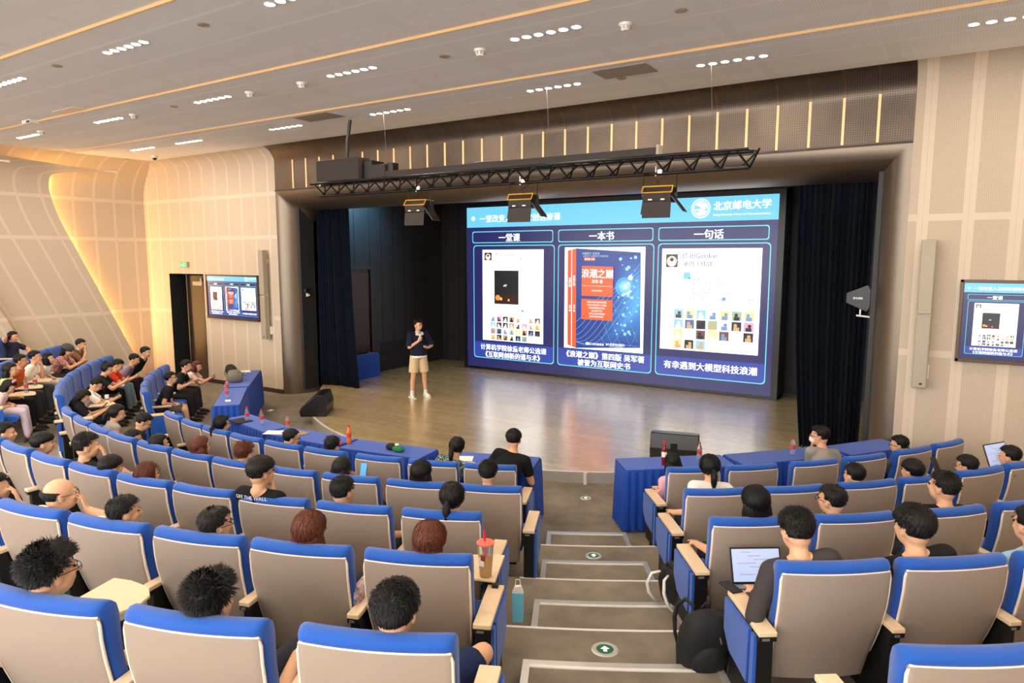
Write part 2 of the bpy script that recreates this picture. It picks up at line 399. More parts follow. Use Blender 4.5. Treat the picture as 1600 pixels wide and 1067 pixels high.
# proscenium fascia of perforated bronze with warm strips between the bays
fa = struct('wall_stage_fascia', sheet(fw, frange(PX0, PX1, 42), frange(4.76, 5.35, 4) + frange(5.35, SF, 12)[1:], lambda x, s: (x, s)), m_bronze, smooth=40)
k = 0; x = -.91
while x > PX0 + .2:
    s1 = MB(); s1.bb((x - .016, YW - .014, 4.775), (x + .016, YW + .01, 5.4)); 
    pts = [(x, YW - prof(s, 0, RF)[0] - .004, prof(s, 0, RF)[1] - .002) for s in frange(5.4, SF, 10)]
    v = [];
    for j, p in enumerate(pts):
        t = min(1, (p[2] - 5.06) / .3); wdt = .016
        v += [(p[0] - wdt, p[1] - .004, p[2] - .004), (p[0] + wdt, p[1] - .004, p[2] - .004)]
    s1.add(v, [(2 * j, 2 * j + 1, 2 * j + 3, 2 * j + 2) for j in range(len(pts) - 1)], 1)
    struct('trim_%d' % (50 + k), s1, [m_strip, m_strip_off]); k += 1; x -= .4308
    if k > 27: break
tb = MB(); tb.bb((PX0, YW - .02, 4.735), (PX1, YW + .02, 4.765)); struct('trim_90', tb, m_frame_dark)
struct('wall_front_right', sheet(lambda x, s: fw(x, s), frange(PX1, XR, 12), frange(0, 5.35, 6) + frange(5.35, SF, 12)[1:], lambda x, s: (x + .32, s)), m_wall_r, smooth=40)
rw = MB(); rw.bb((XR, -7, 0), (XR + .1, YW, 5.75)); struct('wall_right', rw, m_wall_r)
bb = MB(); bb.bb((-16.11, YW - .025, 0), (PX0, YW, .1)); bb.bb((XL + .05, YW - .025, 0), (-17.58, YW, .1)); bb.bb((PX1, YW - .025, 0), (XR, YW, .1)); struct('baseboard_front', bb, m_frame_dark)
# proscenium frame: a convex bullnose swept round the opening
def bn(t):   # offset inwards, depth
    if t <= 1: th = t * math.pi / 2; return .42 * math.sin(th), .72 * (1 - math.cos(th))
    return .42, .72 + (t - 1) * .15
mb = MB(); rings = []
for t in frange(0, 1, 14) + [1.001, 2]:
    o, d = bn(t); y = YW + d
    rings.append([(PX0 + o, y, 0), (PX0 + o, y, 2.4), (PX0 + o, y, 4.76 - o * 1.6), (PX0 + o * 1.07, y, 4.76 - o * 1.28), (PX0 + o * 1.24, y, 4.76 - o * 1.07), (PX0 + o * 1.6, y, 4.76 - o), (-6.8, y, 4.76 - o), (PX1 - o, y, 4.76 - o), (PX1 - o, y, 2.4), (PX1 - o, y, 0)])
mb.loft(rings, 0, caps=False, closed=False)
struct('wall_stage_frame', mb, m_frame, smooth=50)
# door in the front wall
d = MB(); d.bb((-17.58, YW + .55, 0), (-16.11, YW + .6, 2.78)); d.bb((-17.6, YW, 0), (-17.58, YW + .6, 2.78)); d.bb((-16.11, YW, 0), (-16.09, YW + .6, 2.78)); d.bb((-17.6, YW, 2.78), (-16.09, YW + .6, 2.8))
dr = struct('door_1', d, m_dark)
l = MB(); l.bb((-16.88, YW + .10, .01), (-16.12, YW + .15, 2.76)); lf = struct('door_leaf', l, m_door, dr, bevel=.004)
l = MB(); l.bb((-16.92, YW + .04, 0), (-16.88, YW + .18, 2.78)); struct('door_frame', l, m_frame_dark, dr)
c = MB(); c.bb((-16.62, YW + .03, 2.50), (-16.22, YW + .10, 2.60)); c.cone((-16.3, YW + .07, 2.6), .03, (-16.3, YW + .07, 2.7), .03); obj('door_closer', c, m_grey, lf)
# stage: platform, wings, back wall
SCX, SCY, SR = -7.0, 14.0, 6.03
an = math.acos((SCY - YW) / SR); arc = [(SCX + SR * math.sin(t), SCY - SR * math.cos(t)) for t in frange(-an, an, 60)]
poly = arc + [(PX1 - .4, YW + .75), (PX1 - .4, 16.4), (-12.75, 16.4), (-12.75, YW + .85)]
mb = MB(); mb.prism(poly, 0, .16); struct('floor_stage', mb, m_stage)
mb = MB(); mb.arc((SCX, SCY), SR, SR + .012, -an, an, 0, .158, 60); struct('trim_91', mb, m_alu)
mb = MB(); mb.arc((SCX, SCY), SR - .03, SR + .016, -an, an, .158, .165, 60); mb.bb((-4.22, 8.57, 0), (-4.18, 8.62, .166)); struct('trim_92', mb, m_alu2)
sw_ = MB(); Y1, Z1 = 16.2, 5.4
# left stage wall with a doorway
for a, b, z0, z1 in ((10.9, 12.2, .1, Z1), (13.17, 16.2, .1, Z1), (12.2, 13.17, 2.92, Z1)): sw_.bb((-12.85, a, z0), (-12.75, b, z1))
for y in (11.3, 11.75, 12.62, 13.17, 13.6, 14.05, 14.5, 14.95, 15.4, 15.85):
    sw_.bb((-12.752, y - .008, 2.95 if 12.2 < y < 13.1 else .16), (-12.742, y + .008, Z1), 1)
struct('wall_stage_left', sw_, [m_stagewall, m_stagewall2])
sb = MB(); sb.bb((-12.85, Y1, .1), (PX1, Y1 + .1, Z1))
for i in range(26): sb.bb((-12.6 + i * .48 - .008, Y1 - .012, .16), (-12.6 + i * .48 + .008, Y1, Z1), 1)
struct('wall_stage_back', sb, [m_stagewall, m_stagewall2])
sr = MB(); sr.bb((PX1 - .4, 10.9, .1), (PX1 - .3, 16.3, Z1)); struct('wall_stage_right', sr, m_stagewall)
sc_ = MB(); sc_.bb((-12.85, 11.2, 5.0), (PX1 - .3, 16.3, 5.1)); struct('ceiling_stage', sc_, m_stagewall)
d = MB(); d.bb((-12.83, 12.2, .16), (-12.79, 13.17, 2.92)); d.bb((-12.82, 12.14, .16), (-12.735, 12.2, 2.98), 1); d.bb((-12.82, 13.17, .16), (-12.735, 13.23, 2.98), 1); d.bb((-12.82, 12.2, 2.92), (-12.735, 13.17, 2.98), 1)
d.bb((-12.79, 12.24, .2), (-12.77, 12.6, 2.9), 0); struct('door_2', d, [m_door, m_frame_dark])
bx = MB(); bx.bb((-12.752, 13.5, .2), (-12.735, 14.9, .45), 0); bx.bb((-12.752, 13.5, .5), (-12.735, 14.9, .95), 0); struct('trim_93', bx, m_stagewall2, bevel=.004)

# ------------------------------------------------------------------ ceiling lamps and fittings
def lamp_row(x0, x1, y, label, n=6):
    x0, x1, y = (x0 * KC, x1 * KC, y * KC)
    z = ceil_z(y); t = thing('recessed_light_row', label, 'ceiling light', ((x0 + x1) / 2, y, z), group='rows of six recessed ceiling lamps')
    h = MB(); hw = (x1 - x0) / 2
    for i in range(n):
        x = -hw + 2 * hw * i / (n - 1)
        h.lathe([(.0, -.002), (.047, -.002), (.047, -.008), (.054, -.008), (.058, 0), (0, 0)], (x, 0, 0), 20)
        l = MB(); l.cone((x, 0, -.006), .045, (x, 0, -.003), .045, 20); obj('lamp', l, m_lamp, t)
    obj('trim_ring', h, m_white, t); return t
ROW = {8.6: 'the row beside the stage fascia', 6.5: 'the middle row over the front seats', 4.4: 'the row over the middle seats'}
for y, xs in {8.6: [-15.0, -13.3, -10.33, -7.8, -4.78, -2.35, .43, 3.1], 6.52: [-18.0 + .5, -15.3, -12.36, -9.43, -6.55, -3.73, 2.1], 4.43: [-16.3, -13.5, -10.8, -7.94, -5.1, 2.6], 2.35: [-15, -12, -9, -6, -3, 0, 3], .3: [-16, -12.5, -9.5, -6.5, -3.5, -.5, 2.5], -2.0: [-14, -10, -6, -3, 0, 3], -4.2: [-15, -11, -7, -3, 1]}.items():
    for i, x in enumerate(xs):
        nth = ['first', 'second', 'third', 'fourth', 'fifth', 'sixth', 'seventh', 'eighth'][i]
        rn = {8.6: 'strip beside the bronze fascia', 6.52: 'second strip from the stage', 4.43: 'third strip from the stage', 2.35: 'fourth strip from the stage', .3: 'fifth strip from the stage', -2.0: 'sixth strip from the stage', -4.2: 'last strip of ceiling'}[y]
        lamp_row(x - .37, x + .37, y, 'six round recessed lamps, %s group from the door wall, %s' % (nth, rn))
def small_ceiling(name, x, y, label, cat, mb, mats, group=None):
    x *= KC; y *= KC; o = obj(name, mb, mats, None, smooth=40, loc=(x, y, ceil_z(y))); tag(o, label, cat, group); return o
def det_mb():
    m = MB(); m.lathe([(.0, -.075), (.035, -.075), (.05, -.06), (.055, -.03), (.07, -.028), (.075, 0), (0, 0)], n=20)
    for i in range(8): a = i * math.pi / 4; m.box((.052 * math.cos(a), .052 * math.sin(a), -.045), (.01, .01, .025), m=1)
    return m
dm = det_mb()
for x, y, l in ((-7.53, 6.57, 'white smoke detector between two lamp rows near the ceiling middle'), (-8.58, 6.54, 'white smoke detector beside the third lamp row of the second strip'), (-11.53, 6.5, 'small white detector beside the second lamp row of the second strip'), (-14.5, 6.4, 'tiny white detector near the slanted wall panels'), (-4.64, 6.64, 'white smoke detector between the lamps above the lighting truss'), (-2.9, 6.71, 'white smoke detector nearest the stage-side television wall')):
    small_ceiling('smoke_detector', x, y, l, 'smoke detector', dm if False else det_mb(), [m_white, m_grey], 'ceiling smoke detectors')
for x, y, l in ((-6.51, 4.44, 'round flat sprinkler cover in the third ceiling strip'), (-9.4, 4.39, 'round flat cover plate near the slanted wall in the third strip'), (-10.37, 6.49, 'round flat cover plate between lamp rows of second strip'), (-5.14, 6.62, 'faint round cover beside the middle smoke detector'), (-2.31, 6.64, 'round cover plate over the truss end'), (-3.79, 8.66, 'round cover plate beside the square access hatch'), (-17.0, 9.38, 'tiny round cover above the glowing wall recess')):
    m = MB(); m.lathe([(0, -.012), (.055, -.012), (.065, -.002), (0, -.002)], n=20); small_ceiling('sprinkler_cover', x, y, l, 'sprinkler cover', m, m_grey, 'round ceiling cover plates')
m_hatch = panel_mat('hatch_grille', (.55, .52, .47), (.6, .57, .52), pitch=5, perf=.02, bands=())
for (x0, x1, y0, y1), l in (((-3.97, -3.25, 8.12, 8.57), 'grey square access hatch above the middle of the fascia'), ((-9.5, -8.68, 8.05, 8.46), 'grey square access hatch above the truss end with the speakers'), ((-12.5, -11.8, 5.7, 5.92), 'pale ceiling hatch near the slanted wall panels')):
    x0, x1, y0, y1 = [q * KC for q in (x0, x1, y0, y1)]
    m = MB(); z = ceil_z((y0 + y1) / 2); m.bb((x0, y0, z - .008), (x1, y1, z - .001)); tag(struct_ := obj('ceiling_hatch', m, m_grey if x0 > -12 else m_rim), l, 'access hatch', 'ceiling access hatches')
m = MB(); m.bb((-.16, -.07, -.06), (.16, .07, 0)); m.bb((.02, -.075, -.05), (.14, .075, -.02), 1); small_ceiling('wireless_access_point', -13.64, 5.86, 'white box with dark slot fixed on ceiling near slanted wall', 'access point', m, [m_white, m_plasticb])
t = thing('dome_camera', 'small white dome camera hanging where the front wall meets ceiling', 'camera', (-16.5, 9.75, ceil_z(9.75)))
m = MB(); m.lathe([(0, 0), (.07, 0), (.07, -.05), (.06, -.06), (0, -.06)], n=20); obj('housing', m, m_white, t, smooth=40)
m = MB(); m.ell((0, 0, -.06), (.05, .05, .055), 3); obj('dome', m, m_plasticb, t, smooth=180)

# ------------------------------------------------------------------ seats
NAMES = ['front', 'second', 'third', 'fourth', 'fifth']
PITCH = [.653, .668, .69, .72, .745]
BP = [(.25, .165), (.38, .135), (.5, .09), (.62, .05), (.75, .02), (.85, .006), (.965, 0)]
def yb_(z):
    for (z0, y0), (z1, y1) in zip(BP, BP[1:]):
        if z <= z1: return y0 + (y1 - y0) * (z - z0) / (z1 - z0)
    return 0
def pad_mb(w):
    m = MB(); rings = []
    ts = [-1, -.97, -.9] + frange(-.8, .8, 8) + [.9, .97, 1]
    for t in ts:
        b = -.03 * (1 - t * t); k = 1 if abs(t) < .95 else (.93 if abs(t) < .99 else .74)
        ring = [(yb_(z) + .022, z) for z in (.47, .55, .65, .75, .85, .93)] + [(.004, .972), (0, .992), (.012, 1.012), (.04, 1.024), (.08, 1.018), (.108, .995), (.122, .95), (.124, .88), (.128, .78), (.15, .65), (.185, .55), (.2, .47)]
        cy = .085; cz = .75
        out = []
        for y, z in ring:
            cyl = cy + .09 * max(0, (.75 - z)) ; out.append((t * w / 2, (cyl + (y - cyl) * k) + b, cz + (z - cz) * (1 - (1 - k) * .12)))
        rings.append(out)
    return m.loft(rings)
def shell_mb(w):
    m = MB(); rings = []
    for t in [-1, -.985] + frange(-.9, .9, 10) + [.985, 1]:
        b = -.03 * (1 - t * t); k = .6 if abs(t) > .99 else 1; ring = []
        for z in [p[0] for p in BP]: ring.append((z, 0))
        for z in [p[0] for p in BP][::-1]: ring.append((z, .022 * k))
        out = []
        for z, th in ring:
            wf = 1 - .10 * max(0, (.75 - z) / .5) ** 1.3
            out.append((t * w / 2 * wf, yb_(z) + th + (1 - k) * .01 * (th == 0) + b, z))
        rings.append(out)
    return m.loft(rings)
def rim_mb(w):
    m = MB(); pts = []
    def P(t, z):
        wf = 1 - .10 * max(0, (.75 - z) / .5) ** 1.3
        return (t * w / 2 * wf, yb_(z) + .008 - .03 * (1 - t * t), z)
    pts = [P(-1, z) for z in (.42, .5, .58, .66, .75, .85, .93)] + [P(t, .965) for t in frange(-.97, .97, 14)] + [P(1, z) for z in (.93, .85, .75, .66, .58, .5, .42)]
    return m.tube(pts, .0085, 6)
def seat_mb(w):
    m = MB(); rings = []
    for t in [-1, -.93, -.5, 0, .5, .93, 1]:
        k = .8 if abs(t) > .99 else 1
        ring = [(.15, .36), (.15, .44), (.2, .468), (.4, .474), (.56, .468), (.615, .445), (.62, .4), (.59, .365), (.4, .35)]
        rings.append([(t * (w / 2 - .01), .38 + (y - .38) * (1 - (1 - k) * .1), .41 + (z - .41) * k) for y, z in ring])
    return m.loft(rings)
def arm_top(x, wd): m = MB(); m.bb((x - wd / 2, -.035, .615), (x + wd / 2, .455, .645)); return m
def arm_box(x, wd):
    m = MB(); m.bb((x - wd / 2 + .006, .0, .10), (x + wd / 2 - .006, .40, .612)); m.bb((x - .03, .02, 0), (x + .03, .3, .12)); m.bb((x - wd / 2, -.03, .585), (x + wd / 2, .0, .614)); return m
def seat(row, a, label, occ=True, ends=(0, 0), tablet=False, group=None):
    w = PITCH[row] - .085; g = group or 'blue auditorium seats with beige backs'
    key = (row, ends, tablet)
    if key not in _seat:
        t = thing('auditorium_seat', label, 'chair', group=g)
        obj('back_shell', shell_mb(w * .985), m_shell, t, smooth=50); obj('back_rim', rim_mb(w * .985), m_rim, t, smooth=180)
        obj('backrest', pad_mb(w), m_blue, t, smooth=180); obj('seat_cushion', seat_mb(w), m_blue, t, smooth=60)
        for sx, end in ((-1, ends[0]), (1, ends[1])):
            if sx == -1 and not end: continue
            x = sx * (PITCH[row] / 2 + (.03 if end else 0)); wd = .105 if end else .075
            ar = obj('armrest', arm_top(x, wd), m_arm, t, bevel=.006); sp = obj('arm_support', arm_box(x, wd), m_black, t, bevel=.004)
            pl = MB(); pl.bb((x - wd * .3, -.0335, .592), (x + wd * .1, -.0305, .606)); obj('number_plate', pl, m_plate, sp)
            if end:
                xo = x + sx * (wd / 2 + .004)
                p = MB(); p.prism([(.075, .605), (.455, .605), (.455, .40), (.36, .30), (.085, .27)], xo - .012, xo + .012, 'x'); obj('side_panel', p, m_blue, t, bevel=.006)
                p = MB(); p.prism([(.0, .605), (.05, .605), (.06, .05), (.0, .05)], xo - .01, xo + .01, 'x'); obj('side_panel', p, m_blue, t, bevel=.004)
        if tablet:
            m = MB(); sx = tablet; x0 = sx * (PITCH[row] / 2 + .03); P = [(x0, .42), (x0, .80), (x0 - sx * .12, .80), (x0 - sx * .28, .76), (x0 - sx * .36, .68), (x0 - sx * .38, .58), (x0 - sx * .34, .48), (x0 - sx * .2, .44)]
            if sx > 0: P = P[::-1]
            m.prism(P, .668, .686); tbx = obj('writing_tablet', m, m_arm, t, bevel=.004)
            m = MB(); m.bb((x0 - .02, .40, .45), (x0 + .02, .46, .668)); obj('tablet_arm', m, m_black, tbx)
        _seat[key] = t; r = t
    else: r = copy_tree(_seat[key])
    aa = R(a); r.location = (CX + RT[row] * math.sin(aa), CY - RT[row] * math.cos(aa), RISE * row); r.rotation_euler = (0, 0, aa)
    r['label'] = label; return r
_seat = {}
ORD = ['first', 'second', 'third', 'fourth', 'fifth', 'sixth', 'seventh', 'eighth', 'ninth', 'tenth', 'eleventh', 'twelfth']
DOORB = {0: [-28, -32.3, -36.6, -41, -45.3], 1: [-24.5, -28.2, -31.9, -35.7, -39.6, -43.5, -47.4], 2: [-27.9, -31.5, -35.1, -38.7, -42.3, -45.9, -49.5], 3: [-47, -50.5]}
MID = {0: [22.65, 18.3, 13.85, 9.0, 4.7, .25, -4.05, -8.15, -12.65], 1: [24.05, 20.0, 16.05, 12.1, 8.0, 4.25, .4, -3.7, -7.15, -10.9, -15.2], 2: [23.2, 19.5, 15.85, 12.25, 8.7, 5.0, 1.4, -2.35, -6, -9.7], 3: [23.95, 20.45, 17.1, 13.65, 10.2, 6.7], 4: [24.65, 21.1, 17.7, 14.3]}
TVB = {0: [37.3, 41.75, 46.85, 51.45, 56.55, 61.05], 1: [36.05, 40.25, 44.65, 48.55, 52.6, 56.6], 2: [35.2, 39.35, 43.45, 47.4], 3: [35.25, 38.65, 42.2], 4: [35.2, 38.6]}
for row in range(5):
    for i, a in enumerate(MID[row]):
        seat(row, a, 'blue seat, %s row, %s from the central steps in the wide middle block' % (NAMES[row], ORD[i]), ends=(1 if (row < 2 and i == len(MID[row]) - 1) else 0, 1 if i == 0 else 0), tablet={(3, 23.95): 1, (4, 17.7): -1}.get((row, a), False))
    for i, a in enumerate(TVB[row]):
        seat(row, a, 'blue seat, %s row, %s from the central steps in the television-wall block' % (NAMES[row], ORD[i]), ends=(1 if i == 0 else 0, 0))
    for i, a in enumerate(DOORB.get(row, [])):
        seat(row, a, 'blue seat, %s row, %s from the side aisle in the door-side block' % (NAMES[row], ORD[i]), ends=(0, 1 if i == 0 and row < 3 else 0), tablet={(2, -31.5): 1, (2, -35.1): 1, (2, -38.7): 1, (1, -28.2): 1, (1, -39.6): 1}.get((row, a), False))

# ------------------------------------------------------------------ slide content shown on the screens
def text2d(body, size, bold=0, sx=1.0):
    c = bpy.data.curves.new('t', 'FONT'); c.body = body; c.size = size; c.offset = bold; c.align_x = 'CENTER'; c.align_y = 'CENTER'; c.resolution_u = 2
    o = bpy.data.objects.new('t', c); COL.objects.link(o); bpy.context.view_layer.update()
    me = o.to_mesh(); v = np.array([q.co[:2] for q in me.vertices]).reshape(-1, 2); f = [list(p.vertices) for p in me.polygons]
    o.to_mesh_clear(); bpy.data.objects.remove(o); bpy.data.curves.remove(c)
    if len(v): v = v - (v.max(0) + v.min(0)) / 2; v[:, 0] *= sx
    return v, f
class Slide:
    W, Hh = 16.0, 8.55
    def __init__(s): s.v = []; s.f = []; s.c = []; s.n = 0; s.L = 0; s.bb = []
    def lay(s, pts):       # lowest free layer above everything already drawn in this area
        a, b = [p[0] for p in pts], [p[1] for p in pts]; q = (min(a), min(b), max(a), max(b))
        l = 1 + max([k for (x0, y0, x1, y1), k in s.bb if x0 < q[2] and x1 > q[0] and y0 < q[3] and y1 > q[1]] or [0]); s.bb.append((q, l)); s.L = l; return l
    def poly(s, pts, col, layer=None):
        if layer is None: layer = s.lay(pts)
        s.v += [(u * s.W, -.0022 * layer, (1 - q) * s.Hh) for u, q in pts]; s.f.append(list(range(s.n, s.n + len(pts)))); s.c.append(col); s.n += len(pts)
    def rect(s, x0, y0, x1, y1, col, layer=None): s.poly([(x0, y1), (x1, y1), (x1, y0), (x0, y0)], col, layer)
    def ring(s, outer, inner, col):
        k = len(outer); l = 3 if len(s.bb) < 60 else 4
        for i in range(k):
            j = (i + 1) % k; s.poly([outer[i], outer[j], inner[j], inner[i]], col, l)
    def rrect(s, x0, y0, x1, y1, r):
        a = s.Hh / s.W; P = []
        for cx, cy, t0 in ((x1 - r * a, y0 + r, -90), (x1 - r * a, y1 - r, 0), (x0 + r * a, y1 - r, 90), (x0 + r * a, y0 + r, 180)):
            for k in range(5): t = R(t0 + k * 22.5); P.append((cx + r * a * math.cos(t), cy + r * math.sin(t)))
        return P
    def frame(s, x0, y0, x1, y1, col, th=.005, r=.012):
        a = s.Hh / s.W; s.ring(s.rrect(x0, y0, x1, y1, r), s.rrect(x0 + th * a, y0 + th, x1 - th * a, y1 - th, r), col)
    def circ(s, x, y, r, col, n=24): a = s.Hh / s.W; s.poly([(x + r * a * math.cos(-2 * math.pi * i / n), y + r * math.sin(-2 * math.pi * i / n)) for i in range(n)], col)
    def text(s, body, x, y, h, col, bold=0, sx=1.0, rot=0, wd=None):
        v, f = text2d(body, h * s.Hh * 1.18, 0, sx)
        if wd: v = v * (wd * s.W / (v[:, 0].max() - v[:, 0].min()))
        if rot: c, q = math.cos(rot), math.sin(rot); v = v @ np.array([[c, q], [-q, c]])
        l = s.lay([(x + a / s.W, y - b / s.Hh) for a, b in v]); o = h * s.Hh * .035
        for dx, dy in (((0, 0), (-o, 0), (o, 0), (0, o * .7)) if bold > .01 else ((0, 0), (o, 0)) if bold else ((0, 0),)):
            s.v += [(x * s.W + a + dx, -.0022 * l, (1 - y) * s.Hh + b + dy) for a, b in v]; s.f += [[i + s.n for i in q] for q in f]; s.c += [col] * len(f); s.n += len(v); l += .12
    def path(s, pts, wd, col):
        l_ = s.lay(pts)
        for (a, b), (c, d) in zip(pts, pts[1:]):
            dx, dy = (c - a) * s.W, (d - b) * s.Hh; l = math.hypot(dx, dy) or 1; nx, ny = -dy / l * wd / s.W * 4, dx / l * wd / s.Hh * 4
            s.poly([(a + nx, b + ny), (c + nx, d + ny), (c - nx, d - ny), (a - nx, b - ny)][::-1], col, l_)
def make_slide():
    s = Slide(); rnd = random.Random(5); WHT = (1.3, 1.3, 1.3); FR = (110, 215, 235)
    C = lambda *a: lin(a)
    s.rect(0, 0, 1, 1, C(34, 34, 92)); s.rect(0, 0, 1, .123, C(110, 198, 246))
    s.circ(.026, .068, .014, WHT); s.text('一堂改变人生的双创选修课', .204, .071, .040, WHT, .006, wd=.305)
    # emblem of the university: ring, globe and swooping bird
    s.circ(.795, .057, .050, WHT, 40); s.circ(.795, .057, .0455, C(120, 204, 246), 40)
    for i in range(20):
        t = 2 * math.pi * i / 20; s.circ(.795 + .0415 * .534 * math.cos(t), .057 + .0415 * math.sin(t), .0028, WHT, 6)
    s.circ(.795, .057, .037, WHT, 40); s.circ(.795, .057, .0345, C(120, 204, 246), 40)
    s.poly([(.783, .030), (.796, .026), (.808, .036), (.812, .050), (.806, .064), (.797, .056), (.790, .046), (.783, .044)][::-1], WHT)
    s.poly([(.777, .062), (.799, .057), (.806, .068), (.812, .074), (.804, .078), (.797, .066), (.778, .068)][::-1], WHT)
    s.poly([(.781, .080), (.795, .068), (.808, .084), (.800, .091), (.787, .088)][::-1], WHT)
    s.text('北京邮电大学', .905, .046, .040, WHT, .012, wd=.150, rot=R(1)); s.text('Beijing University of Posts and Telecommunications', .905, .0925, .012, WHT, .002, wd=.150)
    for (x0, x1), h in (((.022, .332), '一堂课'), ((.350, .660), '一本书'), ((.675, .979), '一句话')):
        s.frame(x0, .148, x1, .220, C(*FR)); s.text(h, (x0 + x1) / 2 - .008, .188, .044, WHT, .022)
    for x0, x1 in ((.026, .338), (.350, .664), (.675, .985)):
        s.rect(x0 + .002, .838, x1 - .002, .938, C(44, 66, 158)); s.frame(x0, .233, x1, .942, C(*FR), r=.02)
    s.text('计算机学院徐童老师公选课', .182, .870, .034, WHT, .014); s.text('《互联网创新的道与术》', .180, .915, .034, WHT, .014)
    s.text('《浪潮之巅》第四版 吴军著', .512, .868, .035, WHT, .014); s.text('被誉为互联网史书', .510, .914, .035, WHT, .014)
    s.text('有幸遇到大模型科技浪潮', .832, .880, .038, WHT, .016)
    PAGE = (1.45, 1.48, 1.52); GRY = C(70, 80, 110)
    s.rect(.063, .261, .298, .826, PAGE); s.rect(.688, .260, .963, .797, PAGE)
    def avatar(x, y, wd, hh):
        s.rect(x, y, x + wd, y + hh, C(30, 24, 24)); s.circ(x + wd / 2, y + hh * .55, hh * .42, C(228, 200, 180)); s.circ(x + wd / 2, y + hh * .68, hh * .26, C(240, 238, 232)); s.circ(x + wd / 2, y + hh * .42, hh * .14, C(30, 20, 20))
    avatar(.071, .278, .029, .048); avatar(.700, .290, .034, .068)
    s.text('高德润Gordon', .143, .290, .022, C(60, 76, 130), .002); s.text('三个北京电影学院的课', .160, .314, .018, GRY); s.text('感谢老师的互联网创新思想', .166, .338, .018, GRY); s.text('把课堂装进心里', .148, .362, .018, GRY)
    s.rect(.110, .388, .205, .595, C(24, 26, 30)); s.rect(.112, .535, .203, .590, C(58, 22, 18)); s.circ(.124, .556, .018, C(240, 150, 70), 10); s.circ(.137, .563, .010, C(255, 200, 120), 8); s.circ(.167, .569, .008, C(240, 170, 140), 8)
    s.path([(.146, .485), (.160, .475)], .008, C(200, 210, 210)); s.path([(.150, .473), (.157, .488)], .006, C(200, 210, 210))
    def thumbs(x0, y0, nx, ny, wd, hh, gx, gy, last):
        for j in range(ny):
            for i in range(nx):
                if j == ny - 1 and i >= last: continue
                x, y = x0 + i * gx, y0 + j * gy; a = rnd.choice([(40, 40, 48), (150, 205, 222), (214, 160, 120), (240, 236, 228), (80, 110, 160), (240, 220, 150), (120, 70, 64), (30, 30, 34), (160, 190, 150), (225, 232, 236), (235, 160, 200)])
                b = rnd.choice([(30, 26, 30), (240, 235, 225), (120, 150, 190), (210, 170, 120), (90, 60, 50)])
                s.rect(x, y, x + wd, y + hh, C(*a)); s.circ(x + wd * rnd.uniform(.35, .65), y + hh * .4, hh * .2, C(*b), 8); s.rect(x + wd * .2, y + hh * .58, x + wd * .8, y + hh, C(*b))
    thumbs(.095, .672, 8, 4, .019, .033, .0246, .0385, 6); thumbs(.728, .580, 7, 4, .026, .047, .0325, .0535, 3)
    for y in (.632,): s.circ(.205, y, .004, GRY, 8); s.rect(.216, y - .004, .224, y + .004, GRY)
    # book
    s.rect(.374, .250, .637, .834, PAGE)
    s.poly([(.384, .268), (.397, .262), (.399, .824), (.386, .815)][::-1], C(226, 84, 44)); s.poly([(.399, .262), (.413, .256), (.416, .832), (.401, .824)][::-1], C(236, 92, 46))
    s.poly([(.413, .256), (.623, .280), (.628, .804), (.416, .832)][::-1], C(28, 58, 138))
    for k in range(9):
        a = .60 - .012 * k; s.poly([(.56 + .012 * k * .5, .30 + k * .028), (.622, .30 + k * .02), (.626, .80 - k * .03), (.50 + k * .012, .80 - k * .02)][::-1], C(28 + k * 7, 70 + k * 12, 150 + k * 10))
    s.circ(.575, .47, .055, C(70, 160, 226)); s.circ(.577, .47, .036, C(120, 200, 244)); s.circ(.578, .468, .018, C(200, 236, 252))
    for k in range(46):
        t = rnd.random(); x = .55 + .07 * t + rnd.uniform(-.02, .008); y = .30 + .44 * rnd.random(); s.circ(min(x, .618), y, rnd.choice([.003, .004, .006, .010]), C(150, 214, 250), 8)
    for k in range(7):
        P = [(.418 + .205 * t, .79 - .02 * k - (.26 + .02 * k) * t ** 1.5 + .05 * math.sin(5 * t + k * .5)) for t in frange(0, 1, 14)]; s.path(P, .0016, C(140, 205, 246))
    for k in range(5):
        P = [(.50 + .12 * t, .80 - .10 * k * .5 - .2 * math.sin(3 * t + k)) for t in frange(0, 1, 12)]; P = [(x, max(.3, min(.795, y))) for x, y in P]; s.path(P, .0012, C(110, 180, 240))
    s.text('中国电子 信息史', .463, .285, .013, C(200, 215, 240)); s.text('全新修订 互联网时代发展历程', .478, .300, .010, C(190, 205, 236)); s.rect(.440, .308, .478, .326, C(226, 90, 50)); s.text('第四版 上册', .459, .317, .010, WHT)
    s.poly([(.435, .355), (.539, .359), (.539, .527), (.435, .525)][::-1], C(238, 96, 46)); s.poly([(.435, .543), (.539, .545), (.539, .662), (.435, .660)][::-1], C(238, 96, 46))
    s.text('浪潮之巅', .487, .398, .046, WHT, .004, .92, R(-1)); s.text('吴军 著', .487, .443, .018, WHT, .006); s.path([(.437, .468), (.537, .469)], .0012, WHT); s.text('JUNCTION', .486, .496, .011, WHT)
    for k in range(6): s.text(['科技公司的兴衰历史故事', '从移动互联网到人工智能', '看清浪潮规律与机会', '硅谷如何引领', '世界工业革命的脉搏', '浪潮之巅的弄潮儿'][k], .487, .560 + k * .0165, .0095, WHT)
    s.text('浪潮之巅', .392, .45, .012, WHT, .002, 1, R(-90)); s.text('浪潮之巅', .407, .44, .013, WHT, .002, 1, R(-90)); s.text('吴军 著', .393, .60, .010, WHT, .002, 1, R(-90)); s.text('吴军 著', .408, .60, .011, WHT, .002, 1, R(-90))
    s.circ(.594, .418, .014, WHT); s.circ(.603, .412, .006, C(90, 170, 230), 10); s.poly([(.594, .402), (.598, .394), (.597, .402)][::-1], WHT)
    s.text('T', .590, .455, .024, WHT, .01, 1, R(20)); s.text('Google', .583, .505, .018, WHT, .002, 1, R(28))
